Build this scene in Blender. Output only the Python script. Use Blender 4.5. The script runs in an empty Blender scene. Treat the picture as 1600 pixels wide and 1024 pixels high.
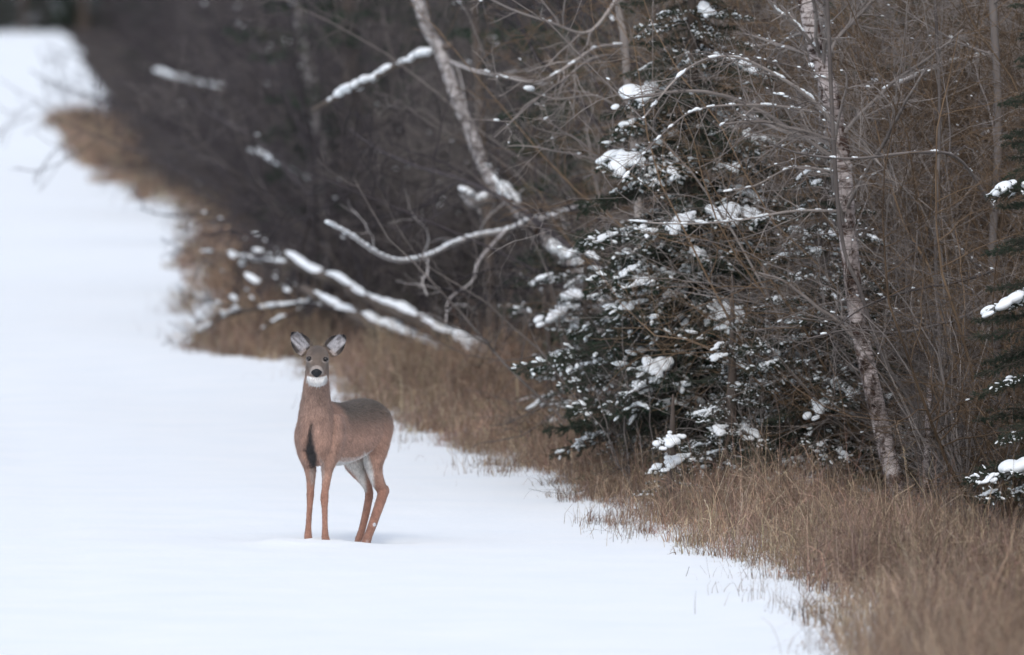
import bpy, math, random
import numpy as np
from mathutils import Matrix, Vector

R = np.random.default_rng(11)
random.seed(11)
SC = bpy.context.scene
COL = SC.collection

# ------------------------------------------------------------------ camera, sky, sun, exposure
F_PX = 17850.0                      # focal length in pixels of a 1600-wide frame (a 400 mm telephoto)
CAM_H = 3.73
PITCH = math.atan(612.0 / F_PX)
cam_d = bpy.data.cameras.new('camera')
cam_d.sensor_width = 36.0
cam_d.lens = F_PX / 1600.0 * 36.0
cam_d.clip_start = 1.0
cam_d.clip_end = 9000.0
cam_d.dof.use_dof = True
cam_d.dof.focus_distance = 70.6
cam_d.dof.aperture_fstop = 3.1
cam = bpy.data.objects.new('camera', cam_d)
COL.objects.link(cam)
cam.location = (0, 0, CAM_H)
cam.rotation_euler = (math.pi / 2 - PITCH, 0, 0)
SC.camera = cam

SUN_EL, SUN_AZ = math.radians(52), math.radians(186)      # behind the camera, veiled by cloud
world = bpy.data.worlds.new('World')
SC.world = world
world.use_nodes = True
wn = world.node_tree
wn.nodes.clear()
w_out = wn.nodes.new('ShaderNodeOutputWorld')
w_bg = wn.nodes.new('ShaderNodeBackground')
w_sky = wn.nodes.new('ShaderNodeTexSky')
w_sky.sky_type = 'NISHITA'
w_sky.sun_disc = False
w_sky.sun_elevation = SUN_EL
w_sky.sun_rotation = SUN_AZ
w_sky.dust_density = 3.0
w_hsv = wn.nodes.new('ShaderNodeHueSaturation')            # overcast: the blue is mostly veiled
w_hsv.inputs['Saturation'].default_value = 0.74
wn.links.new(w_sky.outputs[0], w_hsv.inputs['Color'])
wn.links.new(w_hsv.outputs[0], w_bg.inputs[0])
w_bg.inputs[1].default_value = 0.15
wn.links.new(w_bg.outputs[0], w_out.inputs[0])

sun_d = bpy.data.lights.new('sun', 'SUN')
sun_d.energy = 0.5
sun_d.angle = math.radians(160)
sun_d.color = (1.0, 0.97, 0.94)
sun = bpy.data.objects.new('sun', sun_d)
COL.objects.link(sun)
sdir = Vector((math.sin(SUN_AZ) * math.cos(SUN_EL), math.cos(SUN_AZ) * math.cos(SUN_EL), math.sin(SUN_EL)))
sun.rotation_euler = (-sdir).to_track_quat('-Z', 'Y').to_euler()
sun.location = (-20, 20, 30)

SC.view_settings.view_transform = 'Standard'
SC.view_settings.look = 'None'
SC.view_settings.exposure = 0.37
SC.view_settings.gamma = 1.0
SC.view_settings.use_curve_mapping = False
SC.render.engine = 'CYCLES'
SC.cycles.use_denoising = True
SC.cycles.adaptive_threshold = 0.025
SC.cycles.max_bounces = 4
SC.cycles.diffuse_bounces = 2

# ------------------------------------------------------------------ photograph pixel -> place
cp, sp = math.cos(PITCH), math.sin(PITCH)
def P(px, py, d):
    """The point d metres out that the photograph shows at pixel (px, py)."""
    u, v = (px - 800.0) / F_PX, (512.0 - py) / F_PX
    t = d / (cp + v * sp)
    return np.array([u * t, d, CAM_H + t * (-sp + v * cp)])
def G(px, py):
    """Where the ground lies at that pixel."""
    u, v = (px - 800.0) / F_PX, (512.0 - py) / F_PX
    t = CAM_H / (sp - v * cp)
    return np.array([u * t, t * (cp + v * sp), 0.0])
def project(V):
    V = np.asarray(V, float)
    x, y, z = V[..., 0], V[..., 1], V[..., 2] - CAM_H
    dep = y * cp - z * sp
    up = y * sp + z * cp
    return 800 + F_PX * x / dep, 512 - F_PX * up / dep
def smooth(a, b, x):
    t = np.clip((x - a) / (b - a), 0, 1)
    return t * t * (3 - 2 * t)
def norm(v):
    return v / np.maximum(np.linalg.norm(v, axis=-1, keepdims=True), 1e-9)
def wave(x, y, seed, n=7, lo=0.5, hi=2.5):
    """Smooth pseudo-noise, about -1..1."""
    r = np.random.default_rng(seed)
    o = np.zeros(np.broadcast(x, y).shape)
    for i in range(n):
        f = lo * (hi / lo) ** (i / max(1, n - 1)); a = r.uniform(0, 6.28); ph = r.uniform(0, 6.28)
        o = o + np.sin(x * f * math.cos(a) * 6.28 + y * f * math.sin(a) * 6.28 + ph) / (1 + i * 0.35)
    return o / (n ** 0.5) * 0.8

EDGE_PX = [(1400, 1120), (1330, 1024), (1210, 905), (1000, 832), (800, 745), (640, 685), (470, 572), (300, 550), (285, 440),
           (262, 330), (125, 272), (116, 240), (68, 192), (130, 176), (110, 120), (85, 62)]
_e = np.array([G(*q)[:2] for q in EDGE_PX])
EY = np.concatenate([[-60, 20, 46], _e[:, 1], [900, 4000]])
EX = np.concatenate([[9.0, 4.4, 2.5], _e[:, 0], [-40, -200]])
def edge(y):
    y = np.asarray(y, float)
    return np.interp(y, EY, EX)
FEET = [(481, 838, 70.13), (508, 848, 70.06), (572, 851, 70.50), (559, 852, 70.58)]
_fp = [P(*f) for f in FEET]
def gz(x, y):
    x = np.asarray(x, float); y = np.asarray(y, float)
    z = 0.022 * wave(x, y * 0.45, 5, 6, 0.10, 0.7) + 0.009 * wave(x, y * 0.5, 6, 6, 0.7, 3.4)
    z = z + 0.03 * wave(x, y, 7, 4, 0.01, 0.05) * smooth(90, 200, y)
    for off in (-4.4, -2.75):                              # an old, snowed-in wheel track
        cx = edge(y) * 0.0 + off - 0.062 * (y - 70)
        z = z - 0.016 * np.exp(-((x - cx) / 0.13) ** 2) * (0.6 + 0.4 * wave(x * 0.2, y, 9, 4, 0.1, 0.5)) * smooth(115, 85, y)
    w0 = np.exp(-(((x + 1.1) / 0.55) ** 2 + ((y - 70.3) / 0.8) ** 2))
    num = np.zeros_like(z); den = np.full_like(z, 1e-6)
    for f in _fp:
        w = np.exp(-((x - f[0]) ** 2 + (y - f[1]) ** 2) / 0.07)
        num = num + w * f[2]; den = den + w
    z = z * (1 - w0) + (num / den) * np.clip(den * 1.2, 0, 1)
    for f in _fp:                                           # hoof prints with pushed-up rims
        r = np.hypot(x - f[0], y - f[1])
        z = z + 0.010 * np.exp(-((r - 0.075) / 0.03) ** 2) - 0.03 * np.exp(-(r / 0.045) ** 2)
    return z

# ------------------------------------------------------------------ materials
def material(name, rough=0.9):
    m = bpy.data.materials.new(name); m.use_nodes = True
    nt = m.node_tree; b = nt.nodes['Principled BSDF']
    b.inputs['Roughness'].default_value = rough
    b.inputs['Specular IOR Level'].default_value = 0.2
    return m, nt, b
def noise(nt, scale, detail=4, vec=None, rough=0.55):
    n = nt.nodes.new('ShaderNodeTexNoise'); n.inputs['Scale'].default_value = scale
    n.inputs['Detail'].default_value = detail; n.inputs['Roughness'].default_value = rough
    if vec is not None: nt.links.new(vec, n.inputs['Vector'])
    return n
def coords(nt, scale=(1, 1, 1), kind='Object'):
    tc = nt.nodes.new('ShaderNodeTexCoord'); mp = nt.nodes.new('ShaderNodeMapping')
    mp.inputs['Scale'].default_value = scale
    nt.links.new(tc.outputs[kind], mp.inputs['Vector'])
    return mp.outputs[0]
def ramp(nt, fac, stops):
    r = nt.nodes.new('ShaderNodeValToRGB'); e = r.color_ramp.elements
    while len(e) < len(stops): e.new(0.5)
    for k, (p, c) in enumerate(stops): e[k].position = p; e[k].color = (*c, 1)
    nt.links.new(fac, r.inputs[0]); return r.outputs[0]
def bump(nt, b, h, strength, dist):
    n = nt.nodes.new('ShaderNodeBump'); n.inputs['Strength'].default_value = strength; n.inputs['Distance'].default_value = dist
    nt.links.new(h, n.inputs['Height']); nt.links.new(n.outputs[0], b.inputs['Normal'])

def snow_mat(name, ground):
    m, nt, b = material(name, 0.75)
    v = coords(nt)
    c = ramp(nt, noise(nt, 1.3 if ground else 9, 5, v).outputs[0], [(0.3, (0.84, 0.895, 0.925)), (0.7, (0.885, 0.925, 0.94))])
    nt.links.new(c, b.inputs['Base Color'])
    bump(nt, b, noise(nt, 14 if ground else 40, 6, v, 0.65).outputs[0], 0.35, 0.02 if ground else 0.01)
    return m
M = {}
M['snow_ground'] = snow_mat('snow_ground', True)
M['snow'] = snow_mat('snow', False)

m, nt, b = material('forest_litter')
v = coords(nt)
lit = ramp(nt, noise(nt, 9, 6, v, 0.7).outputs[0], [(0.3, (0.022, 0.018, 0.016)), (0.55, (0.065, 0.050, 0.040)), (0.75, (0.14, 0.105, 0.075))])
msk = ramp(nt, noise(nt, 1.7, 5, v, 0.6).outputs[0], [(0.66, (0, 0, 0)), (0.71, (1, 1, 1))])
mx = nt.nodes.new('ShaderNodeMix'); mx.data_type = 'RGBA'
nt.links.new(msk, mx.inputs[0]); nt.links.new(lit, mx.inputs[6]); mx.inputs[7].default_value = (0.84, 0.87, 0.92, 1)
nt.links.new(mx.outputs[2], b.inputs['Base Color'])
bump(nt, b, noise(nt, 30, 5, v).outputs[0], 0.6, 0.03)
M['litter'] = m

def twig_mat(name, dark, light, spread=0.5):
    m, nt, b = material(name, 0.85)
    oi = nt.nodes.new('ShaderNodeObjectInfo')
    v = coords(nt)
    n = noise(nt, 3.0, 4, v)
    add = nt.nodes.new('ShaderNodeMath'); add.operation = 'MULTIPLY_ADD'
    nt.links.new(oi.outputs['Random'], add.inputs[0]); add.inputs[1].default_value = spread
    nt.links.new(n.outputs[0], add.inputs[2])
    c = ramp(nt, add.outputs[0], [(0.35, dark), (0.35 + 0.35 + spread * 0.6, light)])
    nt.links.new(c, b.inputs['Base Color'])
    return m
M['twig_grey'] = twig_mat('twig_grey', (0.045, 0.038, 0.036), (0.20, 0.178, 0.166))
M['twig_brown'] = twig_mat('twig_brown', (0.042, 0.029, 0.020), (0.210, 0.146, 0.094))
M['twig_dark'] = twig_mat('twig_dark', (0.024, 0.0215, 0.0245), (0.072, 0.063, 0.067))
M['twig_light'] = twig_mat('twig_light', (0.13, 0.113, 0.104), (0.37, 0.335, 0.31), 0.3)
M['twig_pale'] = twig_mat('twig_pale', (0.46, 0.43, 0.415), (0.66, 0.635, 0.62), 0.2)
M['bark_dark'] = twig_mat('bark_dark', (0.045, 0.036, 0.03), (0.14, 0.115, 0.10), 0.2)

def birch_mat(name, lo, mid, hi, cut):
    m, nt, b = material(name, 0.8)
    v = coords(nt, (9, 9, 40)); v2 = coords(nt, (1, 1, 0.6))
    base = ramp(nt, noise(nt, 6.0, 6, v2, 0.65).outputs[0], [(0.36, lo), (0.52, mid), (0.68, hi)])
    lent = ramp(nt, noise(nt, 1.0, 5, v, 0.7).outputs[0], [(0.50, (1, 1, 1)), (0.60, (0.20, 0.16, 0.145))])
    peel = ramp(nt, noise(nt, 4.5, 6, coords(nt, (1.6, 1.6, 1)), 0.7).outputs[0], [(cut, (0.16, 0.115, 0.095)), (cut + 0.06, (1, 1, 1))])
    src = base
    for k in (lent, peel):
        mx = nt.nodes.new('ShaderNodeMix'); mx.data_type = 'RGBA'; mx.blend_type = 'MULTIPLY'; mx.inputs[0].default_value = 1
        nt.links.new(src, mx.inputs[6]); nt.links.new(k, mx.inputs[7]); src = mx.outputs[2]
    nt.links.new(src, b.inputs['Base Color'])
    bump(nt, b, noise(nt, 1.2, 5, v, 0.7).outputs[0], 0.7, 0.012)
    return m
M['birch'] = birch_mat('birch_bark', (0.24, 0.205, 0.195), (0.48, 0.425, 0.41), (0.68, 0.63, 0.61), 0.44)
M['birch_grey'] = birch_mat('birch_bark_grey', (0.20, 0.187, 0.183), (0.40, 0.38, 0.375), (0.58, 0.56, 0.555), 0.38)

m, nt, b = material('spruce_needles', 0.7)
c = ramp(nt, noise(nt, 7, 3, coords(nt)).outputs[0], [(0.3, (0.016, 0.030, 0.021)), (0.7, (0.042, 0.068, 0.043))])
nt.links.new(c, b.inputs['Base Color'])
M['needle'] = m

def attr_mat(name, rough, bumps=None):
    m, nt, b = material(name, rough)
    a = nt.nodes.new('ShaderNodeAttribute'); a.attribute_name = 'tint'
    nt.links.new(a.outputs['Color'], b.inputs['Base Color'])
    if bumps:
        bump(nt, b, noise(nt, bumps, 4, coords(nt), 0.7).outputs[0], 0.35, 0.004)
    return m
M['grass'] = attr_mat('dry_grass', 0.8)
m, nt, b = material('deer_coat', 0.9)
a = nt.nodes.new('ShaderNodeAttribute'); a.attribute_name = 'tint'
g1 = noise(nt, 1.0, 4, coords(nt, (210, 210, 60)), 0.65)                 # grizzled hair, streaked along its lie
g2 = noise(nt, 22, 3, coords(nt), 0.6)
sm = nt.nodes.new('ShaderNodeMath'); sm.operation = 'MULTIPLY_ADD'; sm.inputs[1].default_value = 0.6
nt.links.new(g2.outputs[0], sm.inputs[0]); nt.links.new(g1.outputs[0], sm.inputs[2])
gr = ramp(nt, sm.outputs[0], [(0.56, (0.74, 0.74, 0.75)), (0.80, (1.0, 1.0, 1.0)), (1.0, (1.26, 1.25, 1.24))])
mx = nt.nodes.new('ShaderNodeMix'); mx.data_type = 'RGBA'; mx.blend_type = 'MULTIPLY'; mx.inputs[0].default_value = 1
nt.links.new(a.outputs['Color'], mx.inputs[6]); nt.links.new(gr, mx.inputs[7]); nt.links.new(mx.outputs[2], b.inputs['Base Color'])
bump(nt, b, g1.outputs[0], 0.6, 0.012)
b.inputs['Sheen Weight'].default_value = 0.15
M['coat'] = m
m, nt, b = material('deer_eye', 0.12); b.inputs['Base Color'].default_value = (0.012, 0.009, 0.008, 1); b.inputs['Specular IOR Level'].default_value = 0.5
M['eye'] = m
m, nt, b = material('deer_nose', 0.38); b.inputs['Base Color'].default_value = (0.016, 0.018, 0.022, 1)
bump(nt, b, noise(nt, 300, 3, coords(nt)).outputs[0], 0.5, 0.003)
M['nose'] = m

# ------------------------------------------------------------------ mesh helpers
def mk(name, V, tris=None, quads=None, mat=None, tint=None, smooth_shade=True):
    V = np.asarray(V, np.float32).reshape(-1, 3)
    parts, totals = [], []
    if quads is not None and len(quads):
        q = np.asarray(quads, np.int32).reshape(-1, 4); parts.append(q.ravel()); totals.append(np.full(len(q), 4, np.int32))
    if tris is not None and len(tris):
        t = np.asarray(tris, np.int32).reshape(-1, 3); parts.append(t.ravel()); totals.append(np.full(len(t), 3, np.int32))
    L = np.concatenate(parts); T = np.concatenate(totals)
    me = bpy.data.meshes.new(name)
    me.vertices.add(len(V)); me.vertices.foreach_set('co', V.ravel())
    me.loops.add(len(L)); me.loops.foreach_set('vertex_index', L)
    me.polygons.add(len(T))
    me.polygons.foreach_set('loop_start', np.concatenate([[0], np.cumsum(T)[:-1]]).astype(np.int32))
    me.polygons.foreach_set('loop_total', T)
    me.polygons.foreach_set('use_smooth', np.full(len(T), smooth_shade))
    me.update(calc_edges=True)
    if tint is not None:
        a = me.attributes.new('tint', 'FLOAT_COLOR', 'POINT')
        a.data.foreach_set('color', np.concatenate([np.asarray(tint, np.float32), np.ones((len(V), 1), np.float32)], 1).ravel())
    if mat is not None: me.materials.append(M[mat] if isinstance(mat, str) else mat)
    return me
class Geo:
    def __init__(s): s.V, s.T, s.Q, s.n = [], [], [], 0
    def add(s, V, tris=None, quads=None):
        V = np.asarray(V, float).reshape(-1, 3)
        if tris is not None and len(tris): s.T.append(np.asarray(tris).reshape(-1, 3) + s.n)
        if quads is not None and len(quads): s.Q.append(np.asarray(quads).reshape(-1, 4) + s.n)
        s.V.append(V); s.n += len(V)
    def arrays(s):
        return (np.concatenate(s.V), np.concatenate(s.T) if s.T else None, np.concatenate(s.Q) if s.Q else None)
    def mesh(s, name, mat, smooth_shade=True):
        V, T, Q = s.arrays(); return mk(name, V, T, Q, mat, None, smooth_shade)
def tubes(pts, rad, S=3):
    """pts (N,P,3), rad (N,P) -> verts, quads of N tapered tubes."""
    pts = np.asarray(pts, float); rad = np.asarray(rad, float)
    N, Pn, _ = pts.shape
    t = norm(np.gradient(pts, axis=1))
    ref = np.where(np.abs(t[:, :1, 2:3]) > 0.85, np.array([1.0, 0, 0]), np.array([0, 0, 1.0]))
    a = norm(np.cross(t, np.broadcast_to(ref, t.shape))); bb = np.cross(t, a)
    ang = np.arange(S) / S * 2 * math.pi
    V = pts[:, :, None, :] + rad[:, :, None, None] * (np.cos(ang)[None, None, :, None] * a[:, :, None, :] + np.sin(ang)[None, None, :, None] * bb[:, :, None, :])
    idx = np.arange(N * Pn * S).reshape(N, Pn, S); nx = np.roll(idx, -1, axis=2)
    Q = np.stack([idx[:, :-1], nx[:, :-1], nx[:, 1:], idx[:, 1:]], -1).reshape(-1, 4)
    return V.reshape(-1, 3), Q
def grow(start, direc, length, Pn, wander, bend=(0, 0, 0), r=R):
    N = len(start); pts = np.zeros((N, Pn, 3)); pts[:, 0] = start
    d = norm(np.asarray(direc, float)); st = (np.asarray(length) / (Pn - 1))[:, None]
    bend = np.asarray(bend, float)
    for i in range(1, Pn):
        pts[:, i] = pts[:, i - 1] + d * st
        d = norm(d + r.normal(0, wander, (N, 3)) + bend)
    return pts
def sprout(pts, rad, length, k, t0, t1, ang, lr, rr, Pn, wander, bend=(0, 0, 0), r=R):
    """k side shoots on every polyline."""
    N, Pp, _ = pts.shape
    t = r.uniform(t0, t1, (N, k)); f = t * (Pp - 1); i = np.minimum(f.astype(int), Pp - 2); w = f - i
    n = np.arange(N)[:, None]
    pos = pts[n, i] * (1 - w[..., None]) + pts[n, i + 1] * w[..., None]
    tan = norm(pts[n, i + 1] - pts[n, i])
    prad = rad[n, i] * (1 - w) + rad[n, i + 1] * w
    rnd = norm(r.normal(0, 1, tan.shape)); perp = norm(np.cross(tan, rnd))
    a = ang * r.uniform(0.7, 1.3, t.shape)[..., None]
    d = tan * np.cos(a) + perp * np.sin(a)
    ln = np.asarray(length)[:, None] * lr * r.uniform(0.45, 1.2, t.shape) * (1.15 - 0.7 * t)
    p = grow(pos.reshape(-1, 3), d.reshape(-1, 3), ln.reshape(-1), Pn, wander, bend, r)
    r0 = np.minimum(prad * rr, 0.02).reshape(-1)
    rd = r0[:, None] * np.linspace(1, 0.35, Pn)[None]
    return p, np.maximum(rd, 0.0011), ln.reshape(-1)
def ico(sub=1):
    t = (1 + 5 ** 0.5) / 2
    V = norm(np.array([(-1, t, 0), (1, t, 0), (-1, -t, 0), (1, -t, 0), (0, -1, t), (0, 1, t), (0, -1, -t), (0, 1, -t), (t, 0, -1), (t, 0, 1), (-t, 0, -1), (-t, 0, 1)], float))
    Fc = [(0, 11, 5), (0, 5, 1), (0, 1, 7), (0, 7, 10), (0, 10, 11), (1, 5, 9), (5, 11, 4), (11, 10, 2), (10, 7, 6), (7, 1, 8), (3, 9, 4), (3, 4, 2), (3, 2, 6), (3, 6, 8), (3, 8, 9), (4, 9, 5), (2, 4, 11), (6, 2, 10), (8, 6, 7), (9, 8, 1)]
    V = [tuple(x) for x in V]
    for _ in range(sub):
        mid, nf = {}, []
        def md(a, b):
            k = (min(a, b), max(a, b))
            if k not in mid:
                V.append(tuple(norm(np.array(V[a]) + np.array(V[b])))); mid[k] = len(V) - 1
            return mid[k]
        for a, b, c in Fc:
            x, y, z = md(a, b), md(b, c), md(c, a); nf += [(a, x, z), (b, y, x), (c, z, y), (x, y, z)]
        Fc = nf
    return np.array(V), np.array(Fc)
ICO0, ICO1, ICO2 = ico(0), ico(1), ico(2)
def blobs(pos, size, axis=None, template=ICO1, stretch=1.8, flat=0.75, r=R):
    """Small lumps of snow at pos (N,3), stretched along axis."""
    Vt, Ft = template; N = len(pos)
    rr = 1 + 0.16 * np.sin(Vt[None] @ r.normal(0, 2.2, (N, 3, 1)) + r.uniform(0, 6, (N, 1, 1)))
    V = Vt[None] * rr
    if axis is None: axis = np.tile([1.0, 0, 0], (N, 1))
    ax = norm(axis * np.array([1, 1, 0.6])); sd = norm(np.cross(ax, [0, 0, 1.0]) + 1e-6); up = np.cross(sd, ax)
    s = np.asarray(size)[:, None, None]
    W = pos[:, None] + s * (V[..., :1] * stretch * ax[:, None] + V[..., 1:2] * sd[:, None] + V[..., 2:3] * flat * up[:, None])
    T = (Ft[None] + (np.arange(N) * len(Vt))[:, None, None]).reshape(-1, 3)
    return W.reshape(-1, 3), T
def on_twigs(pts, rad, n, size, r=R, level=0.75):
    """Snow lumps resting on the upper side of near-level twig pieces."""
    A = pts[:, :-1].reshape(-1, 3); B = pts[:, 1:].reshape(-1, 3); rr = rad[:, :-1].reshape(-1)
    t = norm(B - A); ok = np.where(np.abs(t[:, 2]) < level)[0]
    if len(ok) == 0: return None
    i = r.choice(ok, n); w = r.uniform(0, 1, (n, 1))
    s = size * r.lognormal(0, 0.45, n)
    pos = A[i] * (1 - w) + B[i] * w; pos[:, 2] += rr[i] + s * 0.45
    return blobs(pos, s, t[i], ICO1 if size > 0.009 else ICO0, 2.0, 0.7, r)

def remesh(name, V, T, voxel, iters, mat=None):
    """Union of closed shells as one continuous skin."""
    me = mk('tmp', V, T); o = bpy.data.objects.new('tmp', me); COL.objects.link(o)
    md = o.modifiers.new('r', 'REMESH'); md.mode = 'VOXEL'; md.voxel_size = voxel; md.use_smooth_shade = True
    if iters:
        ms = o.modifiers.new('s', 'SMOOTH'); ms.factor = 0.5; ms.iterations = iters
    dg = bpy.context.evaluated_depsgraph_get()
    out = bpy.data.meshes.new_from_object(o.evaluated_get(dg)); out.name = name
    bpy.data.objects.remove(o); bpy.data.meshes.remove(me)
    out.polygons.foreach_set('use_smooth', np.ones(len(out.polygons), bool))
    out.materials.clear()
    if mat: out.materials.append(M[mat])
    return out
def coords_of(me):
    a = np.zeros(len(me.vertices) * 3, np.float32); me.vertices.foreach_get('co', a); return a.reshape(-1, 3).astype(float)

# ------------------------------------------------------------------ scene objects
def thing(name, label, cat, loc=(0, 0, 0), group=None):
    o = bpy.data.objects.new(name, None); COL.objects.link(o); o.location = [float(q) for q in loc]
    o.empty_display_size = 0.2
    o['label'] = label; o['category'] = cat
    if group: o['group'] = group
    return o
def part(name, me, parent=None, mat=None, kind=None, world_space=False, label=None):
    """world_space: the mesh is in scene coordinates; it is moved into its parent's frame."""
    o = bpy.data.objects.new(name, me); COL.objects.link(o)
    if parent is not None:
        o.parent = parent
        if world_space: o.location = -Vector(parent.location)
    if mat is not None: o.matrix_local = mat
    if kind: o['kind'] = kind
    if label: o['label'] = label
    return o

# ------------------------------------------------------------------ ground
def geom(a, b, n): return list(np.geomspace(a, b, n))
rows = np.array(sorted(set(np.round(np.concatenate([np.arange(-60, 45, 5), np.arange(45, 66, .25), np.arange(66, 69, .12), np.arange(69, 71.6, .045),
        np.arange(71.6, 110, .3), np.arange(110, 500, 4), geom(500, 5000, 16)]), 3))))
cols = np.array(sorted(set(np.round(np.concatenate([[-q for q in geom(30, 4000, 14)], np.arange(-30, -6, 1), np.arange(-6, -1.9, .12), np.arange(-1.9, -.4, .04),
        np.arange(-.4, 6, .15), np.arange(6, 30, 1), geom(30, 4000, 14)]), 3))))
X, Y = np.meshgrid(cols, rows)
Z = gz(X, Y)
nr, nc = X.shape
gi = np.arange(nr * nc).reshape(nr, nc)
gq = np.stack([gi[:-1, :-1], gi[:-1, 1:], gi[1:, 1:], gi[1:, :-1]], -1).reshape(-1, 4)
ground = part('snow_ground', mk('snow_ground', np.stack([X, Y, Z], -1), None, gq, 'snow_ground'), kind='structure')
ground['label'] = 'wide snow covered track with faint wheel ruts'

fr = np.concatenate([np.arange(20, 64, 2.0), np.arange(64, 112, .5), np.arange(112, 520, 5.0)])
fo = np.array([0.45, 0.7, 1.0, 1.35, 1.7, 2.1, 2.6, 3.2, 4, 5, 6.5, 9, 13, 20, 32, 60])
O, Y2 = np.meshgrid(fo, fr)
X2 = edge(Y2) + O + 0.25 * wave(Y2, O, 21, 5, 0.05, 0.4) * (O < 1.2)
Z2 = gz(X2, Y2) + np.where(O < 0.5, -0.05, 0.035 + 0.03 * wave(X2, Y2, 22, 6, 0.1, 0.8))
nr, nc = X2.shape; gi = np.arange(nr * nc).reshape(nr, nc)
gq = np.stack([gi[:-1, :-1], gi[:-1, 1:], gi[1:, 1:], gi[1:, :-1]], -1).reshape(-1, 4)
part('forest_floor', mk('forest_floor', np.stack([X2, Y2, Z2], -1), None, gq, 'litter'), kind='structure')

# ------------------------------------------------------------------ dry grass along the verge
def grass_blades(x, y, h, width, lean, seg=4, droop=0.5, seed=1, cols=None, az=None):
    r = np.random.default_rng(seed); N = len(x)
    az = r.uniform(0, 6.283, N) if az is None else az
    pts = np.zeros((N, seg + 1, 3)); pts[:, 0] = np.stack([x, y, gz(x, y) - 0.01], -1)
    a = lean * np.abs(r.normal(0, 1, N)); dr = droop * r.gamma(1.6, 0.62, N)
    st = h / seg
    for i in range(1, seg + 1):
        d = np.stack([np.cos(az), np.sin(az), np.zeros(N)], -1)
        aa = np.minimum(a, 2.5)
        pts[:, i] = pts[:, i - 1] + st[:, None] * (np.sin(aa)[:, None] * d + np.cos(aa)[:, None] * np.array([0, 0, 1.0]))
        pts[:, i, 2] = np.maximum(pts[:, i, 2], pts[:, 0, 2] + 0.012)
        a = a + dr / seg * (0.4 + 1.6 * i / seg) + r.normal(0, 0.16, N); az = az + r.normal(0, 0.5, N)
    faz = r.uniform(0, 6.283, N); sd = np.stack([np.cos(faz), np.sin(faz), r.normal(0, .4, N)], -1)
    wv = np.linspace(1, 0.3, seg + 1)
    V = np.stack([pts - sd[:, None] * (width[:, None] * wv)[..., None], pts + sd[:, None] * (width[:, None] * wv)[..., None]], 2)
    idx = np.arange(N * (seg + 1) * 2).reshape(N, seg + 1, 2)
    Q = np.stack([idx[:, :-1, 0], idx[:, :-1, 1], idx[:, 1:, 1], idx[:, 1:, 0]], -1).reshape(-1, 4)
    c = np.repeat(cols, (seg + 1) * 2, axis=0)
    return V.reshape(-1, 3), Q, c
PAL = np.array([(0.31, 0.232, 0.165), (0.26, 0.180, 0.138), (0.42, 0.335, 0.235), (0.150, 0.105, 0.085), (0.21, 0.158, 0.130), (0.34, 0.285, 0.225), (0.27, 0.185, 0.145), (0.50, 0.42, 0.31)])
def grass_colours(n, r, x=None, y=None):
    c = 0.90 * np.array([1.05, 0.985, 0.95]) * PAL[r.integers(0, len(PAL), n)] * r.uniform(0.5, 1.25, (n, 1))
    if x is not None: c = c * (1 + 0.22 * wave(x, y * 0.5, 31, 5, 0.2, 0.9))[:, None]
    return c
def verge(y0, y1, n, width, hmean, seed, o_lo=-0.15, o_hi=2.6, seg=4, per=26, heads=True):
    """Tussocks: every clump has its own height, tone and splay; seed heads on some stems."""
    r = np.random.default_rng(seed); nc = n // per
    cy = r.uniform(y0, y1, nc); o = o_lo + (o_hi - o_lo) * r.beta(1.2, 1.5, nc); cx = edge(cy) + o
    rag = 0.30 * wave(cx * 0.3, cy, 33, 6, 0.08, 0.7); f = o + rag
    clump = wave(cx, cy * 0.55, 34, 7, 0.4, 1.8)
    keep = (r.uniform(0, 1, nc) < np.clip(0.55 + 0.55 * clump, 0.12, 1) * smooth(-0.12, 0.42, f)) & (f > -0.1)
    cx, cy, f = cx[keep], cy[keep], f[keep]; nc = len(cx)
    ch = hmean * r.lognormal(0, 0.30, nc) * (0.45 + 0.55 * smooth(-0.05, 0.7, f)) * (1 + 0.30 * wave(cx, cy * 0.6, 35, 5, 0.3, 1.0))
    ct = r.uniform(0.72, 1.22, (nc, 1)) * (1 + r.normal(0, 0.05, (nc, 3))); cm = r.uniform(0, 6.283, nc); cd = r.uniform(0.6, 1.7, nc)
    k = np.repeat(np.arange(nc), r.poisson(per, nc)); n = len(k)
    off = r.normal(0, 0.055, (n, 2)); x = cx[k] + off[:, 0]; y = cy[k] + off[:, 1] * 1.6
    az = np.arctan2(off[:, 1], off[:, 0]) + r.normal(0, 0.9, n); az = np.where(r.uniform(size=n) < 0.35, cm[k] + r.normal(0, .5, n), az)
    h = np.clip(ch[k] * r.lognormal(0, 0.22, n), 0.04, 0.95)
    col = grass_colours(n, r, x, y) * ct[k]
    g = grass_blades(x, y, h, width * r.uniform(0.5, 1.3, n), 0.26 * cd[k], seg, 1.75, seed, col, az)
    if not heads: return [g]
    # seed heads: short bristles round the upper part of one stem in six
    V = g[0].reshape(n, seg + 1, 2, 3).mean(2); pick = np.where((r.uniform(size=n) < 0.16) & (h > hmean * 0.7))[0]; m = 7
    tt = r.uniform(0, 1, (len(pick), m, 1)); A = V[pick, seg - 1][:, None]; B = V[pick, seg][:, None]
    base = (A + (B - A) * tt); d = norm((B - A) * np.ones((1, m, 1))) * 0.8 + r.normal(0, .5, base.shape); L = r.uniform(0.015, 0.04, (len(pick), m, 1))
    sd = norm(np.cross(d, r.normal(0, 1, d.shape))) * width * 0.9
    tip = base + norm(d) * L
    HV = np.stack([base - sd * .5, base + sd * .5, tip + sd * .3, tip - sd * .3], 2).reshape(-1, 3)
    HC = np.repeat(np.repeat(col[pick] * 1.15, m, 0), 4, 0)
    return [g, (HV, np.arange(len(HV)).reshape(-1, 4), HC)]
gsets = []
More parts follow.
